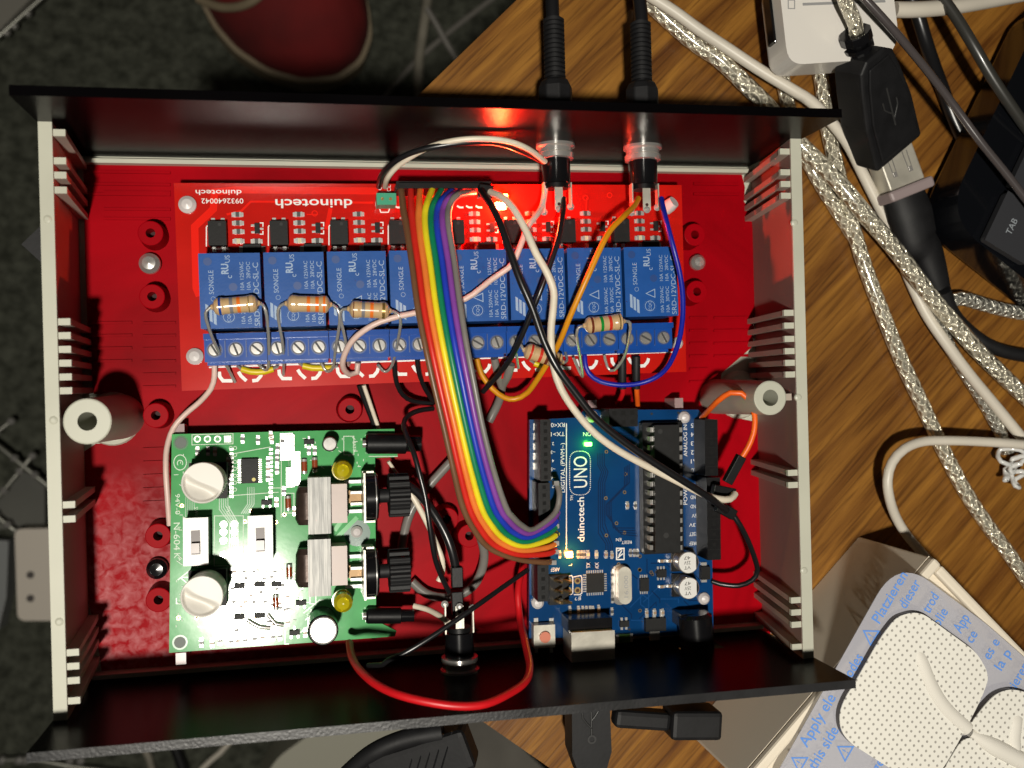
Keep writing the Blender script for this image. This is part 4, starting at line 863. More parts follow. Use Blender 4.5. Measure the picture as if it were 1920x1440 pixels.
# ================================================================== RESISTORS in the terminals
def resistor(a, b, z, bands, la, lb, label):
    A, B = P(*a, z), P(*b, z); d = (B - A).normalized(); L = (B - A).length
    t = thing('resistor', A, label, 'resistor', 'axial resistors bridging the screw terminals')
    R = 2.25; prof = [(0, .55, RESB), (.5, .8, RESB), (1.0, R * .8, RESB), (1.7, R, RESB), (2.6, R, RESB), (3.3, R * .93, RESB)]
    rr = R * .93
    for f, bm in bands:
        tt = f * L; prof += [(tt - .42, R if (tt < 3.2 or tt > L - 3.2) else rr, bm), (tt + .42, R if (tt < 3.2 or tt > L - 3.2) else rr, RESB)]
    prof += [(L - 3.3, rr, RESB), (L - 2.6, R, RESB), (L - 1.7, R, RESB), (L - 1.0, R * .8, RESB), (L - .5, .8, RESB), (L, .5, RESB)]
    prof.sort(key=lambda q: q[0]); m = MB(); m.rev(A, B, prof, 24); m.build('resistor_body', t)
    for p0, path in ((A, la), (B, lb)):
        m = MB(); m.tube([p0 - (0 if p0 is A else 1) * Vector((0, 0, 0))] + [P(*q) for q in path], .42, TIN, 8, step=.8); m.build('lead', t)
resistor((395, 576), (488, 568), 30.5, ((.2, B_BLUE), (.42, B_GREY), (.57, B_OR), (.8, B_GOLD)), [(388, 582, 30.3), (386, 596, 29.5), (402, 642, 25), (428, 692, 15), (441, 717, 12.6)], [(494, 573, 30), (500, 592, 29), (504, 640, 24), (503, 688, 17), (494, 692, 15), (483, 680, 16)], 'resistor with blue, grey, orange and gold bands over the leftmost relay')
resistor((534, 569), (623, 571), 30.5, ((.18, B_GOLD), (.5, B_OR), (.68, B_OR), (.84, B_OR)), [(526, 573, 30), (521, 590, 29), (530, 645, 24), (532, 680, 17), (531, 703, 12.6)], [(632, 578, 30), (637, 600, 29), (629, 655, 23), (624, 690, 17), (612, 696, 14.5), (602, 680, 15)], 'resistor with three orange bands and one gold band')
resistor((651, 579), (734, 583), 30.5, ((.17, B_BR), (.36, B_GREY), (.55, B_OR), (.82, B_GOLD)), [(643, 580, 30), (638, 592, 29), (648, 640, 24), (654, 685, 14)], [(745, 588, 30), (751, 605, 29), (744, 650, 22), (735, 685, 16), (722, 697, 13.5), (708, 684, 15)], 'resistor with brown, grey, orange and gold bands beside the rainbow ribbon')
resistor((1093, 611), (1172, 602), 29.5, ((.2, B_BR), (.42, B_GRN), (.62, B_RED), (.86, B_GOLD)), [(1086, 613, 29), (1081, 627, 28), (1088, 670, 20), (1092, 706, 13), (1075, 670, 15)], [(1179, 603, 29), (1182, 615, 28), (1172, 665, 20), (1152, 694, 15), (1140, 690, 14), (1133, 665, 15)], 'resistor with brown, green, red and gold bands at the right end of the terminals')
resistor((980, 655), (1057, 680), 24.5, ((.2, B_RED), (.42, B_RED), (.58, B_BR), (.86, B_GOLD)), [(976, 645, 24), (968, 655, 20), (972, 690, 14)], [(1063, 676, 23), (1060, 660, 20)], 'tilted resistor with red bands lying under the white and black wires')

# ================================================================== LOOSE WIRES
def wirething(pts, r, m, label, name='wire', cat='wire', group=None, sleeve=None, flat=1, n=10):
    mb = MB(); mb.tube([P(*p) for p in pts], r, m, n, flat=flat)
    if sleeve is None:
        o = mb.build(name); return tag(o, label, cat, group)
    t = thing(name, P(*pts[0]), label, cat, group); mb.build('insulated_wire', t)
    for s in sleeve:
        a, b, w_, h_, mm_ = s; q = MB(); q.obox(P(*a), P(*b), w_, h_, mm_); q.build('connector_shell', t, bevel=.2)
    return t
G1 = 'wires soldered to the power jacks'
wirething([(710, 350, 14), (715, 330, 22), (735, 307, 28), (765, 289, 32), (810, 276, 35), (870, 268, 36), (930, 268, 35), (975, 282, 33), (1018, 303, 27)], .75, WIREBLK, 'thin black wire arching over the far edge of the red board', group=G1)
wirething([(722, 350, 14), (727, 333, 22), (750, 308, 27), (800, 278, 33.5), (850, 264, 36.5), (900, 260, 37.5), (950, 264, 37), (990, 279, 35), (1022, 303, 28)], .75, W_WHITE, 'thin white wire arching beside the black wire over the far panel', group=G1)
wirething([(1023, 350, 25), (1017, 385, 26), (1005, 405, 29), (990, 425, 31), (978, 455, 32), (962, 493, 31.5), (945, 508, 31), (923, 523, 30.5), (898, 543, 30.5), (873, 560, 30), (825, 577, 29.5), (777, 587, 29.5), (740, 595, 29.5), (700, 609, 29), (664, 635, 27), (646, 665, 23), (643, 688, 19), (655, 702, 15), (669, 699, 14), (671, 680, 15)], .78, W_PINK, 'pale pink wire running under the rainbow ribbon to a terminal', group=G1)
wirething([(1057, 372, 27), (1056, 392, 30), (1053, 415, 32), (1047, 447, 33.5), (1030, 500, 34), (1012, 548, 33.5), (995, 590, 31), (978, 630, 28), (960, 668, 24), (935, 702, 19), (905, 735, 14)], .75, WIREBLK, 'black wire from the left power jack with its bare tip hanging free', group=G1)
wirething([(1197, 372, 25), (1190, 385, 28), (1170, 405, 33), (1144, 432, 36), (1126, 465, 37), (1108, 505, 37), (1090, 545, 36), (1068, 595, 33), (1046, 648, 28), (1022, 688, 22), (990, 735, 15), (965, 748, 13), (945, 745, 13), (922, 728, 13.5), (902, 700, 14), (894, 672, 15)], .8, W_YEL, 'orange yellow wire running diagonally across the relays', group=G1)
wirething([(1240, 372, 28), (1244, 392, 31), (1252, 425, 34), (1262, 462, 35), (1274, 510, 34), (1280, 555, 32), (1279, 605, 29), (1268, 655, 24), (1246, 695, 19), (1210, 716, 16), (1165, 722, 15), (1125, 715, 14), (1104, 700, 14), (1097, 680, 14), (1096, 664, 15)], .72, W_BLUE, 'dark blue wire looping round the right end of the red board', group=G1)
G2 = 'long jumper wires between the two boards'
t = wirething([(903, 358, 26), (911, 371, 30), (924, 390, 35), (940, 425, 38), (957, 475, 40), (975, 525, 41), (998, 578, 41), (1020, 640, 41), (1045, 690, 41), (1080, 738, 40), (1118, 785, 39), (1165, 825, 38), (1215, 860, 37), (1262, 890, 36), (1310, 920, 34), (1345, 944, 30), (1362, 957, 27)], .98, WIREBLK, 'thick black jumper wire crossing the blue board beside the white one', 'jumper_wire', group=G2, sleeve=[((1344, 948, 26), (1376, 966, 26), 3.0, 2.6, BLK)])
t = wirething([(920, 360, 26), (940, 369, 31), (962, 390, 35), (985, 430, 38), (1005, 475, 39.5), (1025, 510, 40), (1038, 545, 40), (1037, 580, 40), (1033, 620, 40), (1036, 675, 40), (1050, 725, 39), (1078, 770, 38), (1115, 812, 37), (1160, 845, 36), (1215, 875, 34), (1265, 900, 32), (1315, 925, 30), (1345, 935, 29), (1368, 936, 28), (1378, 926, 26)], .98, W_WHITE, 'white jumper wire sweeping from the red board across the blue board', 'jumper_wire', group=G2, sleeve=[((1336, 917, 24), (1376, 925, 24), 2.8, 2.6, BLK)])
m = MB(); m.obox(P(896, 358, 24), P(924, 362, 24), 3.6, 3, BLK); m.build('connector_shell', t, bevel=.3)
wirething([(1316, 783, 15), (1330, 768, 22), (1348, 750, 28), (1370, 736, 31), (1390, 737, 32), (1405, 750, 32), (1415, 780, 31), (1413, 812, 30), (1402, 840, 29), (1389, 860, 28)], .8, W_ORANGE, 'orange jumper wire looping beside the right wall boss', 'jumper_wire', group='short jumper wires of the blue board', sleeve=[((1390, 855, 28), (1363, 905, 27), 2.5, 2.5, BLK)])
wirething([(1372, 962, 26), (1388, 985, 26), (1403, 1015, 24), (1416, 1050, 21), (1420, 1072, 19), (1410, 1088, 18), (1385, 1098, 16), (1350, 1095, 14), (1335, 1090, 13)], .75, WIREBLK, 'black jumper wire curling off the right edge of the blue board', 'jumper_wire', group='short jumper wires of the blue board')
wirething([(655, 1205, 22), (660, 1232, 32), (675, 1257, 42), (705, 1283, 50), (745, 1302, 55), (800, 1316, 58), (860, 1324, 59), (910, 1320, 58), (955, 1300, 54), (985, 1278, 49), (993, 1250, 42), (986, 1212, 32), (975, 1160, 19), (971, 1110, 16), (978, 1070, 12), (983, 1050, 8)], .98, W_RED, 'thick red wire bowing low across the lower black panel')
wirething([(990, 1068, 20), (940, 1103, 24), (895, 1135, 28), (845, 1170, 30), (800, 1200, 31), (760, 1224, 31), (728, 1238, 30), (718, 1246, 28), (690, 1248, 24)], .7, WIREBLK, 'thin black wire slanting above the headphone jack to the green board')
wirething([(402, 682, 14), (402, 705, 13), (396, 728, 12), (375, 753, 10), (348, 776, 9), (325, 803, 9), (313, 840, 10), (311, 880, 11), (314, 930, 11), (318, 985, 10)], .75, W_PINK, 'pale wire running from the left terminal down past the green board')
for a, b, m_, lab in (((1167, 668), (1158, 758), W_RED, 'red lead with black sleeve below the blue terminals'), ((1193, 668), (1196, 764), W_ORANGE, 'orange lead with black sleeve below the blue terminals')):
    t = wirething([(a[0], a[1] + 50, 14), (a[0] + 1, a[1] + 68, 12), (b[0], b[1], 6)], .75, m_, lab, 'sleeved_lead', group='sleeved leads below the terminals')
    m = MB(); m.tube([P(a[0], a[1], 15.5), P(a[0], a[1] + 30, 14.5), P(a[0], a[1] + 60, 13)], 1.2, RUB); m.build('sleeve', t) if False else tag(m.build('lead_sleeve'), ('left' if m_ is W_RED else 'right') + ' one of two black sleeves under the blue terminal strip', 'sleeve', 'sleeves under the terminals')
wirething([(739, 660, 16), (740, 690, 14), (743, 715, 12), (755, 740, 9), (775, 752, 7), (812, 757, 5)], .7, WIREBLK, 'black wire curving under the ribbon from the fourth terminal block')
wirething([(782, 672, 15), (786, 700, 13), (797, 728, 10), (812, 752, 6)], .7, WIREBLK, 'short black wire just left of the rainbow ribbon')
wirething([(812, 766, 8), (785, 770, 11), (765, 780, 14), (757, 795, 17), (764, 820, 22), (776, 850, 25), (787, 890, 26), (797, 930, 26), (804, 975, 26), (810, 1015, 25), (818, 1055, 23), (832, 1090, 20), (842, 1110, 18)], .72, WIREBLK, 'long thin black wire dropping between the green board and the ribbon')
wirething([(673, 722, 8), (685, 755, 6), (698, 788, 4), (704, 806, 3)], .7, WIREBLK, 'black half of a wire pair between the red and green boards')
wirething([(682, 722, 8), (695, 760, 6), (707, 795, 4), (712, 812, 3)], .6, W_WHITE, 'white half of a wire pair between the red and green boards')
wirething([(958, 683, 14), (952, 705, 12), (942, 722, 9), (938, 745, 6), (930, 765, 4), (917, 790, 3)], 1.25, W_GREY, 'grey cable bending down behind the ribbon from the terminals')
wirething([(927, 672, 14), (933, 700, 12), (940, 722, 9)], 1.1, W_GREY, 'short grey cable end joining beneath the orange yellow wire')
wirething([(845, 866, 5), (830, 882, 5), (805, 910, 5), (785, 935, 4), (768, 965, 4), (758, 1000, 3), (752, 1040, 3)], 1.3, W_GREY, 'grey cable slanting behind the upper thumbwheel')
wirething([(893, 985, 12), (902, 1010, 10), (908, 1040, 8), (903, 1070, 6), (888, 1098, 5), (862, 1115, 4), (830, 1120, 4), (798, 1112, 4), (772, 1090, 4)], 1.3, W_GREY, 'grey cable looping under the rainbow ribbon')
wirething([(738, 893, 16), (758, 905, 18), (785, 925, 20), (812, 960, 22), (835, 1000, 23), (848, 1035, 23), (855, 1068, 22)], 1.2, WIREBLK, 'thick black wire entering the square connector above the headphone jack', sleeve=[((856, 1062, 23), (857, 1100, 23), 3.0, 2.8, BLK), ((856, 1108, 22), (858, 1152, 22), 3.0, 2.8, BLK)])
wirething([(770, 925, 18), (785, 950, 18), (803, 985, 17), (818, 1020, 17), (829, 1050, 17), (829, 1075, 16), (822, 1090, 16)], .8, W_WHITE, 'white wire twisting beside the thick black wire')
wirething([(776, 1136, 14), (800, 1142, 16), (822, 1153, 20), (842, 1168, 24)], .8, W_WHITE, 'short white wire soldered to the headphone jack')
wirething([(728, 865, 10), (742, 885, 9), (752, 902, 8)], .5, W_WHITE, 'thin white wire just below the upper output socket')
# yellow jumpers
for k, pts in enumerate(([(453, 692, 13.2), (470, 697, 13.4), (495, 697, 13.4), (512, 692, 13.2)], [(568, 686, 13.2), (585, 690, 13.4), (610, 690, 13.4), (624, 690, 13.2)], [(1002, 681, 13.2), (1012, 685, 13.4), (1024, 684, 13.2)])):
    t = thing('jumper_link', P(*pts[0]), ('yellow insulated link under the leftmost terminal block', 'yellow insulated link under the second terminal block', 'short yellow insulated link under the tilted resistor')[k], 'jumper', 'yellow links at the terminals')
    m = MB(); m.tube([P(*p) for p in pts], .85, W_YJ); m.build('insulation', t)
    a, b = P(*pts[0]), P(*pts[-1]); m = MB(); m.tube([a, P(pts[0][0] - 8, pts[0][1] - 6, 14)], .4, TIN, 8); m.build('bare_end', t)
    m = MB(); m.tube([b, P(pts[-1][0] + 9, pts[-1][1] - 5, 14)], .4, TIN, 8); m.build('bare_end', t)
for u, v in ((848, 868), (835, 858)):
    pass

# ------------------------------------------------------------------ rainbow ribbon
BR = [(753, 349), (757, 397), (762, 423), (768, 463), (773, 500), (783, 575), (797, 647), (813, 720), (832, 800), (850, 880), (867, 948), (887, 990), (917, 1027), (967, 1048), (1005, 1055), (1033, 1054)]
GR = [(889, 361), (857, 368), (843, 386), (841, 420), (852, 490), (863, 572), (875, 647), (889, 720), (905, 800), (925, 880), (948, 950), (962, 970), (980, 986), (1000, 992), (1027, 980), (1043, 952)]
ZB = [21, 27, 30, 34, 37, 41, 43, 43, 42, 40, 37, 35, 32, 29, 25, 21]
rib = thing('ribbon_cable', P(810, 720, 43), 'rainbow ribbon cable arching from the red board to the blue board', 'ribbon cable')
RC = [('brown', (.16, .075, .035)), ('red', (.62, .022, .014)), ('orange', (.80, .20, .035)), ('yellow', (.80, .68, .02)), ('green', (.005, .20, .09)), ('blue', (.016, .045, .45)), ('violet', (.22, .055, .33)), ('grey', (.19, .175, .16))]
EX = {0: (1034, 1053), 1: (1042, 1032), 2: (1043, 1018), 3: (1045, 1000), 4: (1044, 985), 5: (1046, 972), 6: (1046, 960), 7: (1043, 905)}
SX = {0: (752, 349), 1: (770, 350), 2: (788, 352), 3: (812, 350), 4: (830, 352), 5: (848, 356), 6: (866, 358), 7: (889, 361)}
for i, (n_, c_) in enumerate(RC):
    pts = []; rr = []
    for k in range(len(BR)):
        a, b = P(*BR[k], ZB[k]), P(*GR[k], ZB[k]); p = lerp(a, b, i / 7); r = (b - a).length / 14 * 1.03
        if k == 0: p = P(*SX[i], 21); r = .8
        if k == 1: 
            p.z += 1.5 * (i / 7); r = min(r, .95)
        if k >= 14: 
            p = P(*EX[i], 22) if k == 15 else lerp(P(*EX[i], 24), p, .55)
            r = .8
        pts.append(p); rr.append(min(max(r, .62), .95))
    if i == 7: pts[-1:] = [P(1049, 928, 23), P(1043, 905, 21)]; rr.append(.8); pts[-3] = P(1040, 962, 24)
    m = MB(); m.tube(pts, rr, mat('ribbon_' + n_, c_, .36, var=.08, vscale=200, bump=.08, bscale=1500), 12, step=1.2); m.build('ribbon_strand', rib, label=n_ + ' strand of the ribbon')
m = MB(); blk(m, (748, 343, 905, 353), ZR + 8.6, ZR + 11, BLK, TH); m.build('plug_shell', rib, bevel=.2)
m = MB()
for v in [905, 960, 972, 985, 1000, 1017, 1033, 1053]:
    c = P(1041 if v != 1053 else 1036, v, 21.5); m.box((c.x, c.y, ZU + 8.6), (1.4, 1.2, 2.6), SIL if v % 2 else BLK, TU)
m.build('pin_ends', rib)

# ================================================================== TABLE-TOP OBJECTS, right side
def cable(pts, r, m, label, group=None, name='cable', n=12, step=2):
    mb = MB(); mb.tube([P(u, v, ZT + z) for u, v, z in pts], r, m, n, step); return tag(mb.build(name), label, 'cable', group)
GB = 'silver braided cables on the table'; WCAB = mat('white_cable_jacket', (.66, .61, .52), .4, var=.08, vscale=40)
cable([(1195, -20, 4), (1240, 25, 4), (1300, 78, 4), (1350, 112, 5), (1400, 160, 5), (1440, 200, 5), (1475, 245, 6), (1520, 290, 7), (1570, 340, 9), (1622, 402, 10), (1680, 470, 9), (1745, 555, 8), (1800, 620, 7), (1850, 675, 6), (1950, 770, 5)], 2.6, BRAID, 'thick silver braided cable running diagonally down from behind the panel', GB)
cable([(1532, 110, 3), (1542, 160, 3), (1550, 230, 3), (1568, 310, 3), (1585, 380, 3), (1600, 430, 3), (1622, 500, 3), (1652, 580, 3), (1690, 675, 3), (1730, 760, 3), (1772, 850, 3), (1812, 925, 3), (1852, 985, 3), (1900, 1050, 3), (1940, 1110, 3)], 2.35, BRAID, 'thinner silver braided cable nearest the case, reaching the white box', GB)
cable([(1462, 110, 3), (1470, 160, 3), (1482, 215, 3), (1500, 270, 3), (1530, 330, 3), (1570, 395, 2.5), (1605, 450, 2.2)], 2.2, BRAID, 'short silver braided stretch emerging from under the white adapter', GB)
cable([(1760, 575, 4), (1800, 560, 6), (1850, 573, 5), (1900, 585, 4), (1960, 592, 4)], 2.3, BRAIDT, 'silver braided stretch leading right from the black rubber boot', GB)
cable([(1742, 575, 2.5), (1775, 640, 2.5), (1810, 700, 2.5), (1845, 755, 2.5), (1875, 810, 2.5), (1890, 850, 3)], 2.0, BRAIDT, 'silver braided stretch under the white cable leading to the clear knot', GB)
cable([(1215, -10, 9), (1265, 22, 9), (1310, 55, 9), (1360, 88, 9), (1420, 128, 10), (1480, 165, 11), (1520, 190, 11), (1555, 225, 10), (1590, 270, 8), (1615, 320, 5), (1640, 370, 4), (1670, 430, 3), (1700, 510, 3), (1735, 585, 4), (1775, 645, 5), (1820, 705, 5), (1870, 765, 5), (1940, 850, 5)], 1.75, WCAB, 'thin white cable crossing diagonally beside the thick silver braid')
cable([(1960, 838, 12), (1900, 832, 12), (1840, 828, 12), (1780, 826, 13), (1730, 828, 13), (1695, 842, 14), (1672, 868, 14), (1664, 900, 14), (1668, 935, 13), (1680, 970, 10), (1700, 1003, 8), (1728, 1036, 5), (1760, 1070, 3)], 1.5, WCAB, 'white cable hooking round in a tight bend beside the white box')
cable([(1600, -25, 34), (1635, 12, 34), (1680, 62, 33), (1735, 128, 30), (1790, 200, 28), (1840, 268, 28), (1890, 330, 28), (1960, 420, 28)], 1.2, mat('grey_glossy_jacket', (.07, .06, .06), .2, spec=.8, coat=.6), 'thin glossy grey cable slanting over the usb plug', name='cable')
cable([(1700, -20, 14), (1718, 20, 14), (1735, 75, 12), (1750, 120, 8), (1765, 160, 4), (1785, 215, 3), (1810, 270, 3)], 2.1, WIREBLK, 'thick black cable dropping beside the white adapter')
cable([(1755, -20, 20), (1790, 28, 22), (1825, 85, 24), (1860, 145, 24), (1900, 205, 23), (1960, 290, 20)], 1.7, mat('charcoal_jacket', (.035, .034, .03), .35, coat=.3), 'charcoal cable curving toward the black keyboard')
cable([(1770, 545, 8), (1785, 585, 5), (1810, 615, 3), (1850, 645, 3), (1895, 662, 3), (1960, 672, 3)], 2.2, RUB, 'black cable trailing from the rubber boot to the right edge')
cable([(1678, 18, 20), (1720, 18, 20), (1790, 12, 18), (1860, 0, 14), (1950, -18, 10)], 2.4, WCAB, 'fat white cable leaving the right end of the white adapter')
# clear knot
t = thing('cable_tie_knot', P(1893, 872, 0), 'crumpled clear plastic knot round the cables near the right edge', 'cable tie')
CLR = mat('clear_plastic', (.7, .7, .68), .12, coat=.6, alpha=1)
for k in range(4):
    m = MB(); r0 = 4.2 - k * .9; cc = P(1893 + (k % 2) * 14, 856 + k * 14, ZT + 6); m.tube([cc + Vector((math.cos(a) * r0 + math.sin(a * 3 + k) * .8, math.sin(a + k * .9) * 2.6, math.sin(a * 2 + k) * 1.9)) for a in [2 * math.pi * i / 12 for i in range(13)]], .75, CLR, 8); m.build('loop', t)
# white adapter
t = thing('white_adapter', P(1550, 40, ZT), 'white display adapter with a black socket in its end', 'adapter')
top = rounded([P(u, v, ZT + 26) for u, v in ((1457, -60), (1478, 122), (1690, 108), (1668, -70))], [6, 5, 10, 6], 6)
WP = mat('white_glossy_plastic', (.76, .73, .68), .28, coat=.4, var=.03, vscale=30)
m = MB(); m.prism([(p.x, p.y) for p in top], ZT + 12, ZT + 26, WP); o = m.build('adapter_body', t); bev(o, 3.2, 5)
GM = mat('grey_print', (.30, .30, .30), .5); m = MB(); a1, b1 = P(1484, 2, ZT + 26.1), P(1482, -8, ZT + 26.1)
m.lin3([P(1478, 16, ZT + 26.08), P(1490, 16, ZT + 26.08), P(1490, 0, ZT + 26.08), P(1478, 0, ZT + 26.08), P(1478, 16, ZT + 26.08)], .3, GM); m.line([(1505, 8), (1660, 2)], .8, ZT + 26.08, GM)
m.text('DISPLAY', P(1585, 2, ZT + 26.1), 1.8, math.pi, GM, 22) if False else None; m.build('print', t)
f0, f1 = P(1457, -60, ZT + 26), P(1478, 122, ZT + 26); fd = (f1 - f0).normalized(); fn = Vector((fd.y, -fd.x, 0)); fn = fn if fn.x < 0 else -fn
fa0, fb0 = lerp(f0, f1, -.1), lerp(f0, f1, .70); fa0.z = fb0.z = ZT + 18.5
m = MB(); m.obox(fa0 + fn * .0, fb0 + fn * .0, 1.2, 4.6, GLBLK, up=(0, 0, 1)); m.build('display_socket', t, bevel=.5)
# USB plug pair
def orient(A, B): A, B = Vector(A), Vector(B); return (B - A).normalized()
t = thing('usb_plug', P(1650, 200, ZT), 'black usb plug with molded trident, joined to a silver shell', 'plug')
A, B = P(1617, 98, ZT + 27), P(1664, 283, ZT + 9); d = orient(A, B); s = Vector((-d.y, d.x, 0)).normalized(); L = (B - A).length; NU = s.cross(d).normalized(); NU = NU if NU.z > 0 else -NU
def fr(t_, w_, z_=0): return A + d * t_ + s * w_ + NU * z_
def slab(mb_, prof, z0, z1, m_, inset=0):
    q = [(t_, w_) for t_, w_ in prof] + [(t_, -w_) for t_, w_ in prof[::-1]]; n = len(q); vs = [fr(t_, w_, z0) for t_, w_ in q] + [fr(t_, w_, z1) for t_, w_ in q]
    mb_.add(vs, [[i, (i + 1) % n, n + (i + 1) % n, n + i] for i in range(n)] + [list(range(n))[::-1], list(range(n, 2 * n))], m_)
m = MB(); slab(m, [(0, 3.6), (2.5, 6.6), (9, 8.0), (20, 9.6), (L - 1, 9.8), (L, 9.4)], -6, 5, RUB); o = m.build('plug_body', t); bev(o, 1.0, 3)
m = MB(); slab(m, [(2.5, 4.0), (8, 5.6), (19, 7.6), (L - 3, 7.6), (L - 2.4, 7.2)], 5, 5.8, RUB)
m.build('grip_face', t, bevel=.5)
m = MB(); INK2 = mat('embossed_black', (.03, .03, .03), .4)
m.tube([fr(11, 0, 5.8 + .2), fr(24, 0, 6.0)], .32, INK2, 6); m.tube([fr(22, 0, 6), fr(18, 2.6, 6), fr(16, 2.6, 6)], .3, INK2, 6); m.tube([fr(20, 0, 6), fr(17, -2.6, 6), fr(14.5, -2.6, 6)], .3, INK2, 6); m.build('trident_mark', t)
m = MB(); m.rev(fr(-6.5, 0, -1), fr(0, 0, -1), [(0, 4.4, GLBLK), (.3, 4.6, GLBLK), (2.6, 4.6, GLBLK), (2.7, 2.8, GLBLK), (4.0, 2.8, GLBLK), (4.1, 4.4, GLBLK), (5.2, 4.4, GLBLK), (5.3, 3.4, GLBLK), (7.5, 3.6, GLBLK)], 12, smooth=False); m.build('strain_relief', t)
m = MB(); m.tube([fr(-5, 0, -1), fr(-9, 0, 0), P(1583, -5, ZT + 34), P(1572, -60, ZT + 36)], 2.1, BRAID, 12); m.build('braided_lead', t)
t2 = thing('usb_socket_lead', P(1700, 330, ZT), 'silver usb shell with grey collar and long black rubber boot', 'connector')
A, B = P(1667, 284, ZT + 8), P(1691, 350, ZT + 8); d = orient(A, B); s = Vector((-d.y, d.x, 0)); L = (B - A).length; NU = Vector((0, 0, 1))
m = MB(); slab(m, [(-1, 6.3), (L, 6.3)], -4, 3.3, NICK); sh = m.build('metal_shell', t2, bevel=.5)
for w_ in (-3, 2.6): m = MB(); m.lin3([fr(1.5, w_ - .8, 3.36), fr(8.0, w_ - .6, 3.36), fr(8.0, w_ + .6, 3.36), fr(1.5, w_ + .8, 3.36)], .35, SIL); m.obox(fr(6.6, w_, 3.3), fr(7.8, w_, 3.3), .9, .3, SIL); m.build('spring_tab', sh)
m = MB(); slab(m, [(L, 8.0), (L + 3.4, 7.8)], -6, 5, mat('mauve_grey_collar', (.30, .24, .24), .45)); m.build('collar', t2, bevel=.8)
m = MB(); m.tube([fr(L + 3.2, 0, -1), fr(L + 9, 0, -1), fr(L + 18, 0, -2), P(1738, 470, ZT + 6), P(1760, 530, ZT + 5), P(1772, 565, ZT + 4)], [7.0, 7.4, 6.6, 5.2, 3.6, 2.3], RUB, 20, flat=.72); m.build('rubber_boot', t2)
# keyboard
kb = thing('keyboard', P(1850, 400, ZT), 'glossy black keyboard corner with a grey TAB key', 'keyboard')
kz = ZT + 20; KG = mat('piano_black', (.004, .0045, .006), .12, coat=.5)
ko = rounded([P(1975, -20, kz), P(1772, 405, kz), P(2200, 745, kz), P(2450, 380, kz)], [10, 14, 10, 10], 8)
m = MB(); m.prism([(p.x, p.y) for p in ko], ZT + 4, kz, KG); o = m.build('keyboard_body', kb); bev(o, 1.5, 3)
ke = (P(2200, 745, kz) - P(1772, 405, kz)).normalized(); ka = math.atan2(ke.y, ke.x); 
c = P(1906, 428, kz + 3); KEY = mat('grey_key', (.030, .031, .036), .5, bump=.1)
kax = (P(1975, -20, kz) - P(1772, 405, kz)).normalized(); kan = math.atan2(kax.y, kax.x)
for i, (du, lab) in enumerate(((0, 'TAB'), (1, ''), (2, ''))):
    cc = c + kax * 0 + Vector((math.cos(kan - math.pi / 2), math.sin(kan - math.pi / 2), 0)) * 0 + kax * (19 * du)
    m = MB(); m.box((cc.x, cc.y, kz), (16 if False else 17, 16, 3.4), KEY, kan); key = m.build('key', kb, bevel=1.0)
    if lab: m = MB(); q = cc + Vector((-2, .5, 0)); m.text('TAB', (q.x, q.y, kz + 3.45), 2.0, kan, mat('key_letter', (.30, .33, .36), .5), 5.2); m.build('letters', key)
for u, v in ((1860, 530), (1900, 480), (1940, 330)): 
    pass
# white carton with film and electrode pads
box = thing('white_box', P(1610, 1200, ZT), 'white cardboard box with raised rim, lower right on the table', 'box')
CARD = mat('white_card', (.78, .70, .57), .6, var=.05, vscale=20, bump=.1, bscale=300)
K0, K1 = P(1610, 1005, ZT), P(1290, 1372, ZT); K0.z = K1.z = 0
dv = (K1 - K0); du = Vector((-dv.y, dv.x, 0)).normalized(); du = du if du.x > 0 else -du; W_ = 150; ztb = 36.5
cor = [K0, K1, K1 + du * W_, K0 + du * W_]
m = MB(); m.prism([(p.x, p.y) for p in cor], ZT, ztb - 3, CARD); m.build('carton', box, bevel=.6)
m = MB(); dvn = dv.normalized()
def edge(a, b, w_): m.obox(Vector((a.x, a.y, ztb - 1.5)), Vector((b.x, b.y, ztb - 1.5)), w_, 3, CARD)
edge(cor[0] + du * 1.5, cor[1] + du * 1.5, 3); edge(cor[3] - du * 1.5, cor[2] - du * 1.5, 3); edge(cor[0] + dvn * 1.5 + du * 3, cor[3] + dvn * 1.5 - du * 3, 3); edge(cor[1] - dvn * 1.5 + du * 3, cor[2] - dvn * 1.5 - du * 3, 3); m.build('rim', box, bevel=.8)
m = MB(); q0 = K0 + du * 7 + dvn * 6; 
m.prism([(p.x, p.y) for p in (q0, q0 + dvn * (dv.length - 12), q0 + dvn * (dv.length - 12) + du * (W_ - 14), q0 + du * (W_ - 14))], ztb - 3, ztb - 1.2, mat('white_insert', (.80, .78, .73), .45)); m.build('insert', box, bevel=.5)
# printed film
FILM = mat('printed_film', (.60, .60, .67), .25, alpha=.5, coat=.2); BI = mat('blue_print', (.12, .30, .78), .5)
zf = 39.0; fl = rounded([P(u, v, zf) for u, v in ((1684, 1046), (1440, 1480), (1760, 1660), (2060, 1430), (1935, 1245), (1852, 1172))], [12, 6, 6, 6, 3, 3], 10)
film = thing('liner_film', P(1640, 1200, 38), 'translucent bluish liner film printed with blue warnings under the pads', 'film')
m = MB(); m.prism([(p.x, p.y) for p in fl], zf - .25, zf, FILM); m.build('film_sheet', film)
m = MB(); fa = math.atan2((P(1660, 1075, zf) - P(1470, 1400, zf)).y, (P(1660, 1075, zf) - P(1470, 1400, zf)).x)
def ft(s, u, v, h=3.6, w_=None, dz=.06): m.text(s, P(u, v, zf + dz), h, fa, BI, w_, bold=.008)
ft('Platzieren', 1668, 1119, 3.0, 15.5); ft('dieser', 1705, 1113, 3.0, 8.4)
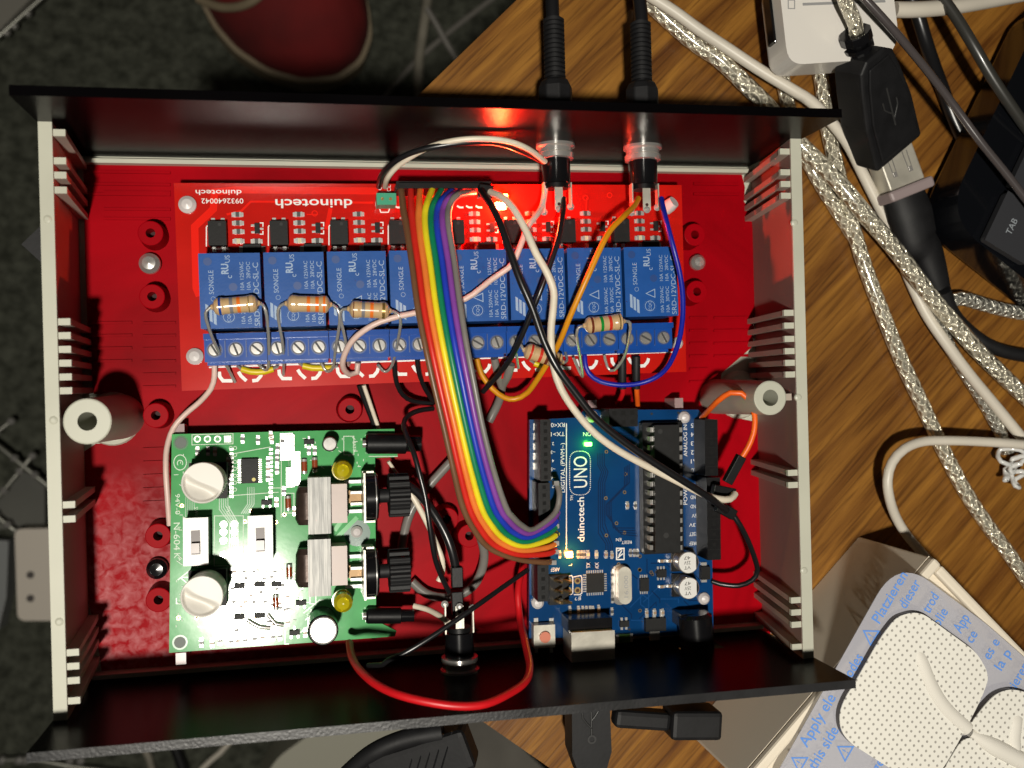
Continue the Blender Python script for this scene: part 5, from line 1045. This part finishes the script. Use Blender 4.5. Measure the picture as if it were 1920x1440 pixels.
ft('odes', 1600, 1247, 3.0, 6.5); ft('trod', 1744, 1130, 3.0, 5.6); ft('olie', 1762, 1157, 3.0, 5.2); ft('App', 1802, 1168, 3.3, 5.2); ft('ce', 1821, 1193, 3.0, 3.2)
ft('Apply ele', 1532, 1350, 3.2, 15.5); ft('this side', 1543, 1402, 3.2, 12.4); ft('es e', 1858, 1216, 3.0, 6.0); ft('la p', 1880, 1236, 3.0, 6.0); ft('zieren', 1908, 1270, 3.0, 9)
ft('ge', 1645, 1434, 3.0, 3.6)
for u, v in ((1630, 1190), (1496, 1428), (1582, 1407)):
    c = P(u, v, zf + .06); R = Matrix.Rotation(fa, 3, 'Z'); tr = [c + R @ Vector(p) * 1.0 for p in ((-2.2, -1.9, 0), (2.2, -1.9, 0), (0, 2.0, 0), (-2.2, -1.9, 0))]; m.lin3(tr, .4, BI); m.text('!', c + R @ Vector((0, -.5, 0)), 2.0, fa, BI)
m.build('warning_print', film)
def pad(pts, r, label, wirepts):
    t = thing('electrode_pad', P(*pts[0], zf + 1), label, 'electrode pad', 'white electrode pads on the box'); zt = zf + 2.2
    m = MB(); m.prism([(p.x, p.y) for p in rounded([P(u, v, zt) for u, v in pts], r, 8)], zf + .1, zt - .7, mat('pad_gel_edge', (.06, .05, .045), .3)); m.build('gel_layer', t)
    m = MB(); m.prism([(p.x, p.y) for p in rounded([P(u, v, zt) for u, v in pts], r, 8)], zt - .7, zt, PADM); o = m.build('fabric_cover', t); bev(o, .4)
    m = MB(); m.tube([P(u, v, zt - 2.0 + dz * .9) for u, v, dz in wirepts], [1.5] + [2.6] * (len(wirepts) - 2) + [2.2], mat('pad_wire_ridge', (.74, .71, .64), .6), 12, flat=.9); m.build('wire_ridge', t)
pad([(1712, 1148), (1682, 1156), (1652, 1194), (1603, 1280), (1584, 1310), (1574, 1337), (1576, 1370), (1595, 1394), (1668, 1440), (1720, 1470), (1750, 1466), (1774, 1432), (1817, 1356), (1842, 1305), (1853, 1275), (1850, 1256), (1831, 1223), (1733, 1152)], 9, 'large dotted white electrode pad touching the case corner', [(1706, 1195, -.6), (1722, 1235, .3), (1742, 1285, .5), (1768, 1325, .5), (1813, 1366, .9)])
pad([(1817, 1361), (1845, 1324), (1866, 1302), (1891, 1292), (1920, 1296), (2000, 1340), (2010, 1400), (1975, 1440), (1920, 1416), (1872, 1394), (1831, 1372)], 6, 'white electrode pad cut off by the right edge of the picture', [(1900, 1325, -.6), (1900, 1345, .2), (1896, 1385, .4), (1900, 1405, .8)])
pad([(1810, 1376), (1771, 1440), (1752, 1480), (1800, 1600), (1960, 1560), (1965, 1452), (1920, 1430), (1858, 1400)], 6, 'white electrode pad at the bottom edge below the shared wire', [(1818, 1374, .6), (1860, 1398, 1.4), (1920, 1428, 1.6), (1990, 1460, 1.6)])
# ================================================================== below the lower panel
t = thing('usb_cable_plug', P(1112, 1390, ZT), 'black usb plug with embossed trident below the lower panel', 'plug')
yb = -79.5; xu = P(1112, 1345, 24).x; zc = 17
m = MB(); pr = [(xu - 5.2, yb), (xu + 5.2, yb), (xu + 5.6, yb - 22), (xu + 3.0, yb - 30), (xu - 3.0, yb - 30), (xu - 5.6, yb - 22)]; m.prism(pr, zc - 5, zc + 5, RUB); o = m.build('plug_body', t); bev(o, 1.5, 3)
m = MB(); m.tube([(xu, yb - 29, zc), (xu, yb - 50, zc - 5), (xu + 4, yb - 90, ZT + 3)], 2.3, RUB); m.build('cable', t)
m = MB(); zz = zc + 5.05
m.tube([(xu, yb - 4, zz), (xu, yb - 17, zz)], .3, INK2, 6); m.tube([(xu, yb - 15, zz), (xu - 2.4, yb - 12, zz), (xu - 2.4, yb - 9, zz)], .3, INK2, 6); m.tube([(xu, yb - 13, zz), (xu + 2.4, yb - 10, zz), (xu + 2.4, yb - 7, zz)], .3, INK2, 6); m.ring((xu, yb - 18, zz + .2), 1.0, .5, INK2); m.build('trident_mark', t)
t = thing('power_plug', P(1240, 1350, ZT), 'black right angled power plug half hidden under the lower panel', 'plug')
m = MB(); m.obox(P(1150, 1343, 22), P(1252, 1350, 22), 5.0, 6.0, RUB); m.obox(P(1250, 1352, 22), P(1343, 1352, 22), 8.0, 10, RUB); m.build('plug_body', t, bevel=1.2)
m = MB(); xp = P(1303, 1250, 18).x; m.rev((xp, -77, 20.0), (xp, -91, 20.0), [(0, 2.7, GLBLK), (13, 2.7, GLBLK)], 16); m.build('plug_tip', t)
t = thing('headphone_plug', P(800, 1400, 0), 'black ribbed headphone plug angled below the lower black panel', 'plug')
m = MB(); a = P(905, 1375, 22); b = P(640, 1470, 10); m.obox(P(884, 1392, 22), P(700, 1450, 14), 11.5, 9.5, RUB); m.rev((xj3, -79, 22), (xj3, -81, 22), [(0, 3.2, DSIL), (3, 3.2, DSIL), (4, 2.6, DSIL)], 20); m.build('plug_body', t, bevel=1.5)
m = MB(); aa, bb = P(884, 1392, 27), P(700, 1450, 19)
for k in range(5): q = lerp(aa, bb, .25 + k * .09); m.obox(q + Vector((1.5, 4.8, -.1)), q + Vector((-1.5, -4.8, -.1)), .35, .5, GLBLK)
m.build('grip_ridges', t)
m = MB(); m.tube([P(830, 1372, 22), P(760, 1385, 20), P(700, 1410, 18), P(650, 1450, 14)], [3, 2.6, 2.4, 2.2], RUB); m.build('cable', t)
# small black things at the sides of the case
m = MB(); m.prism([(p.x, p.y) for p in px([(1525, 1175), (1536, 1190), (1550, 1188), (1557, 1200), (1550, 1222), (1538, 1236), (1522, 1246)], 10)], ZT, 10, RUB)
tag(m.build('hooked_clip', bevel=.5), 'small black hooked clip poking out between the case and white box', 'clip')
m = MB(); c = P(66, 458, 16); m.box((c.x + 2, c.y, 8), (7.5, 7.5, 8), RUB, math.radians(45)); tag(m.build('rubber_clip', bevel=.4), 'black square clip sticking out from the left wall of the case', 'clip')
# ================================================================== ON THE ROOM FLOOR
def fc(pts, r, m_, label, group=None):
    mb = MB(); mb.tube([P(u, v, ZF + z) for u, v, z in pts], r, m_, 10, 6); return tag(mb.build('floor_cable'), label, 'cable', group)
GF = 'cables lying on the floor'; DC_ = mat('dull_clear_cable', (.26, .24, .19), .4, var=.3, vscale=60); DG = mat('dull_grey_cable', (.17, .16, .14), .5)
fc([(808, -60, 8), (800, 10, 8), (793, 60, 8), (786, 110, 8), (786, 180, 8), (800, 260, 8)], 3.6, DC_, 'thick dull silver cable on the floor behind the case', GF)
fc([(960, -30, 3), (900, 15, 3), (840, 62, 3), (780, 115, 3), (725, 178, 3), (690, 230, 3)], 2.2, DG, 'thin grey cable crossing the floor diagonally beside the table edge', GF)
fc([(800, 15, 12), (818, 45, 10), (840, 85, 6), (862, 120, 4)], 2.4, DG, 'short pinkish grey cable branching toward the table edge', GF)
fc([(255, 1380, 3), (272, 1405, 3), (285, 1440, 3), (290, 1500, 3)], 2.6, DC_, 'pale cable end below the left end of the lower panel', GF)
fc([(440, 1380, 3), (412, 1412, 3), (380, 1440, 3), (340, 1500, 3)], 2.0, WCAB, 'thin white cable curving away below the lower panel', GF)
fc([(318, 1370, 6), (332, 1410, 6), (350, 1460, 6)], 4.0, WIREBLK, 'thick black cable between two pale cables below the case', GF)
# shoe
sh = thing('red_shoe', P(540, 20, ZF), 'red suede shoe with cream sole rim on the dark floor', 'shoe')
zs = ZF + 22; ol = [(350, -140), (358, -60), (375, 5), (400, 52), (440, 98), (500, 138), (570, 158), (635, 152), (680, 120), (699, 70), (692, 10), (672, -60), (668, -140), (655, -260), (620, -420), (540, -480), (440, -440), (375, -300)]
op = [Vector(P(u, v, zs)[:2]) for u, v in ol]; cen = sum(op, Vector((0, 0))) / len(op)
SO = mat('cream_rubber_sole', (.24, .19, .12), .6, var=.2, vscale=40); SU = mat('red_suede', (.15, .005, .005), .85, bump=.6, bscale=300, var=.5, vscale=18)
op = rounded(op, 6, 3)
m = MB(); m.prism([(p.x, p.y) for p in op], ZF + 1, zs, SO); m.build('sole', sh, bevel=2)
m = MB(); rings = []; n = len(op)
for s_, dz in ((.955, 0), (.95, 12), (.91, 24), (.80, 38), (.62, 50), (.4, 57), (.15, 60)): rings += [(cen.x + (p.x - cen.x) * s_ , cen.y + (p.y - cen.y) * (s_ if s_ > .9 else s_), zs + dz) for p in op]
f = [[r * n + i, (r) * n + (i + 1) % n, (r + 1) * n + (i + 1) % n, (r + 1) * n + i] for r in range(6) for i in range(n)] + [list(range(6 * n, 7 * n))]
m.add(rings, f, SU, True); m.build('upper', sh)
m = MB(); m.tube([P(372, -2, zs + 26), P(420, 14, zs + 34), P(470, 4, zs + 46), P(520, -40, zs + 58)], 3.0, SO, 10); m.build('lace', sh)
m = MB(); m.tube([P(640, -30, zs + 45), P(655, 40, zs + 32), P(648, 110, zs + 4)], 2.4, mat('dark_red_seam', (.30, .008, .006), .7), 10); m.build('seam', sh)
# wire lattice with shiny studs
lt = thing('wire_rack', P(30, 900, ZF), 'grey rack of crossing silver wires on the floor left of the case', 'rack'); GR_ = mat('dull_silver_wire', (.32, .32, .28), .35, .8)
for k, (a, b) in enumerate((((-60, 790), (95, 915)), ((-60, 1000), (60, 855)), ((-60, 925), (32, 998)), ((-120, 900), (20, 790)))):
    m = MB(); m.tube([P(*a, ZF + 18), P((a[0] + b[0]) / 2, (a[1] + b[1]) / 2, ZF + 19), P(*b, ZF + 18)], 1.7, GR_, 8, 8)
    for t_ in (.55, .8, 1): q = lerp(P(*a, ZF + 20), P(*b, ZF + 20), t_); m.rev(q - Vector((0, 0, 2)), q, [(0, 2.6, SIL), (2.4, 2.2, SIL), (3.6, .6, SIL)], 10)
    m.build('rack_wire', lt)
m = MB(); m.prism([(p.x, p.y) for p in px([(-120, 850), (0, 930), (48, 870), (84, 906), (84, 985), (35, 990), (-120, 1000)], ZF + 10)], ZF + .5, ZF + 10, mat('grey_rack_tray', (.10, .10, .085), .6, var=.3, vscale=15)); m.build('rack_tray', lt)
m = MB(); a, b = P(-10, 75, ZF + 18), P(85, -10, ZF + 18); m.tube([a, lerp(a, b, .5), b], 1.8, GR_, 8, 8)
for t_ in (.2, .35, .62): q = lerp(a, b, t_); m.rev(q - Vector((0, 0, 2)), q, [(0, 3.2, SIL), (2.4, 2.6, SIL), (3.6, .6, SIL)], 10)
m.prism([(p.x, p.y) for p in px([(-60, 60), (0, 55), (60, -5), (50, -80), (-60, -80)], ZF + 14)], ZF + .5, ZF + 14, mat('pale_case_side', (.22, .21, .18), .5)); tag(m.build('metal_trim'), 'pale object with silver studded trim in the top left corner', 'trim')
m = MB(); m.tube([P(-20, 1428, ZF + 6), P(60, 1424, ZF + 6), P(140, 1438, ZF + 6), P(240, 1450, ZF + 6)], 2.2, GR_, 8, 8)
for u in (2, 34, 46, 130, 150): q = P(u, 1428, ZF + 9); m.rev(q - Vector((0, 0, 3)), q, [(0, 3, SIL), (3, 2.4, SIL), (4, .6, SIL)], 10)
tag(m.build('metal_trim'), 'silver studded trim along the bottom left corner of the floor', 'trim')
pa = thing('power_adapter', P(60, 1080, ZF), 'blurred white power adapter on the floor left of the case', 'adapter')
m = MB(); pz = ZF + 30; m.prism([(p.x, p.y) for p in rounded([P(u, v, pz) for u, v in ((27, 992), (33, 1164), (140, 1164), (140, 990))], 5, 5)], ZF + 1, pz, mat('adapter_white', (.62, .56, .48), .5)); m.build('adapter_body', pa, bevel=2)
for v in (1078, 1122): m = MB(); c = P(57, v, pz + .1); m.cyl((c.x, c.y, pz - .5), 2.4, .8, mat('adapter_hole', (.06, .05, .045), .6)); m.build('socket_hole', pa)
m = MB(); m.prism([(p.x, p.y) for p in px([(-60, 1010), (16, 1014), (12, 1120), (-4, 1185), (-60, 1180)], ZF + 20)], ZF + 1, ZF + 20, mat('light_grey_plastic', (.22, .23, .23), .4)); tag(m.build('plastic_case', bevel=1), 'light grey plastic edge left of the white power adapter', 'case')
m = MB(); m.prism([(p.x, p.y) for p in rounded(px([(470, 1500), (520, 1420), (570, 1385), (640, 1330), (800, 1320), (760, 1420), (740, 1500)], ZF + 60), 8, 4)], ZF + 1, ZF + 60, mat('cream_tub', (.42, .41, .33), .5)); tag(m.build('storage_tub', bevel=4), 'cream plastic tub showing below the lower black panel', 'tub')
m = MB(); m.prism([(p.x, p.y) for p in px([(850, 1335), (910, 1335), (1080, 1500), (700, 1500), (800, 1400)], ZF + 90)], ZF + 1, ZF + 90, mat('grey_cloth', (.15, .14, .12), .8, var=.3, vscale=25)); tag(m.build('storage_box', bevel=5), 'dull grey box on the floor beside the table corner', 'box')
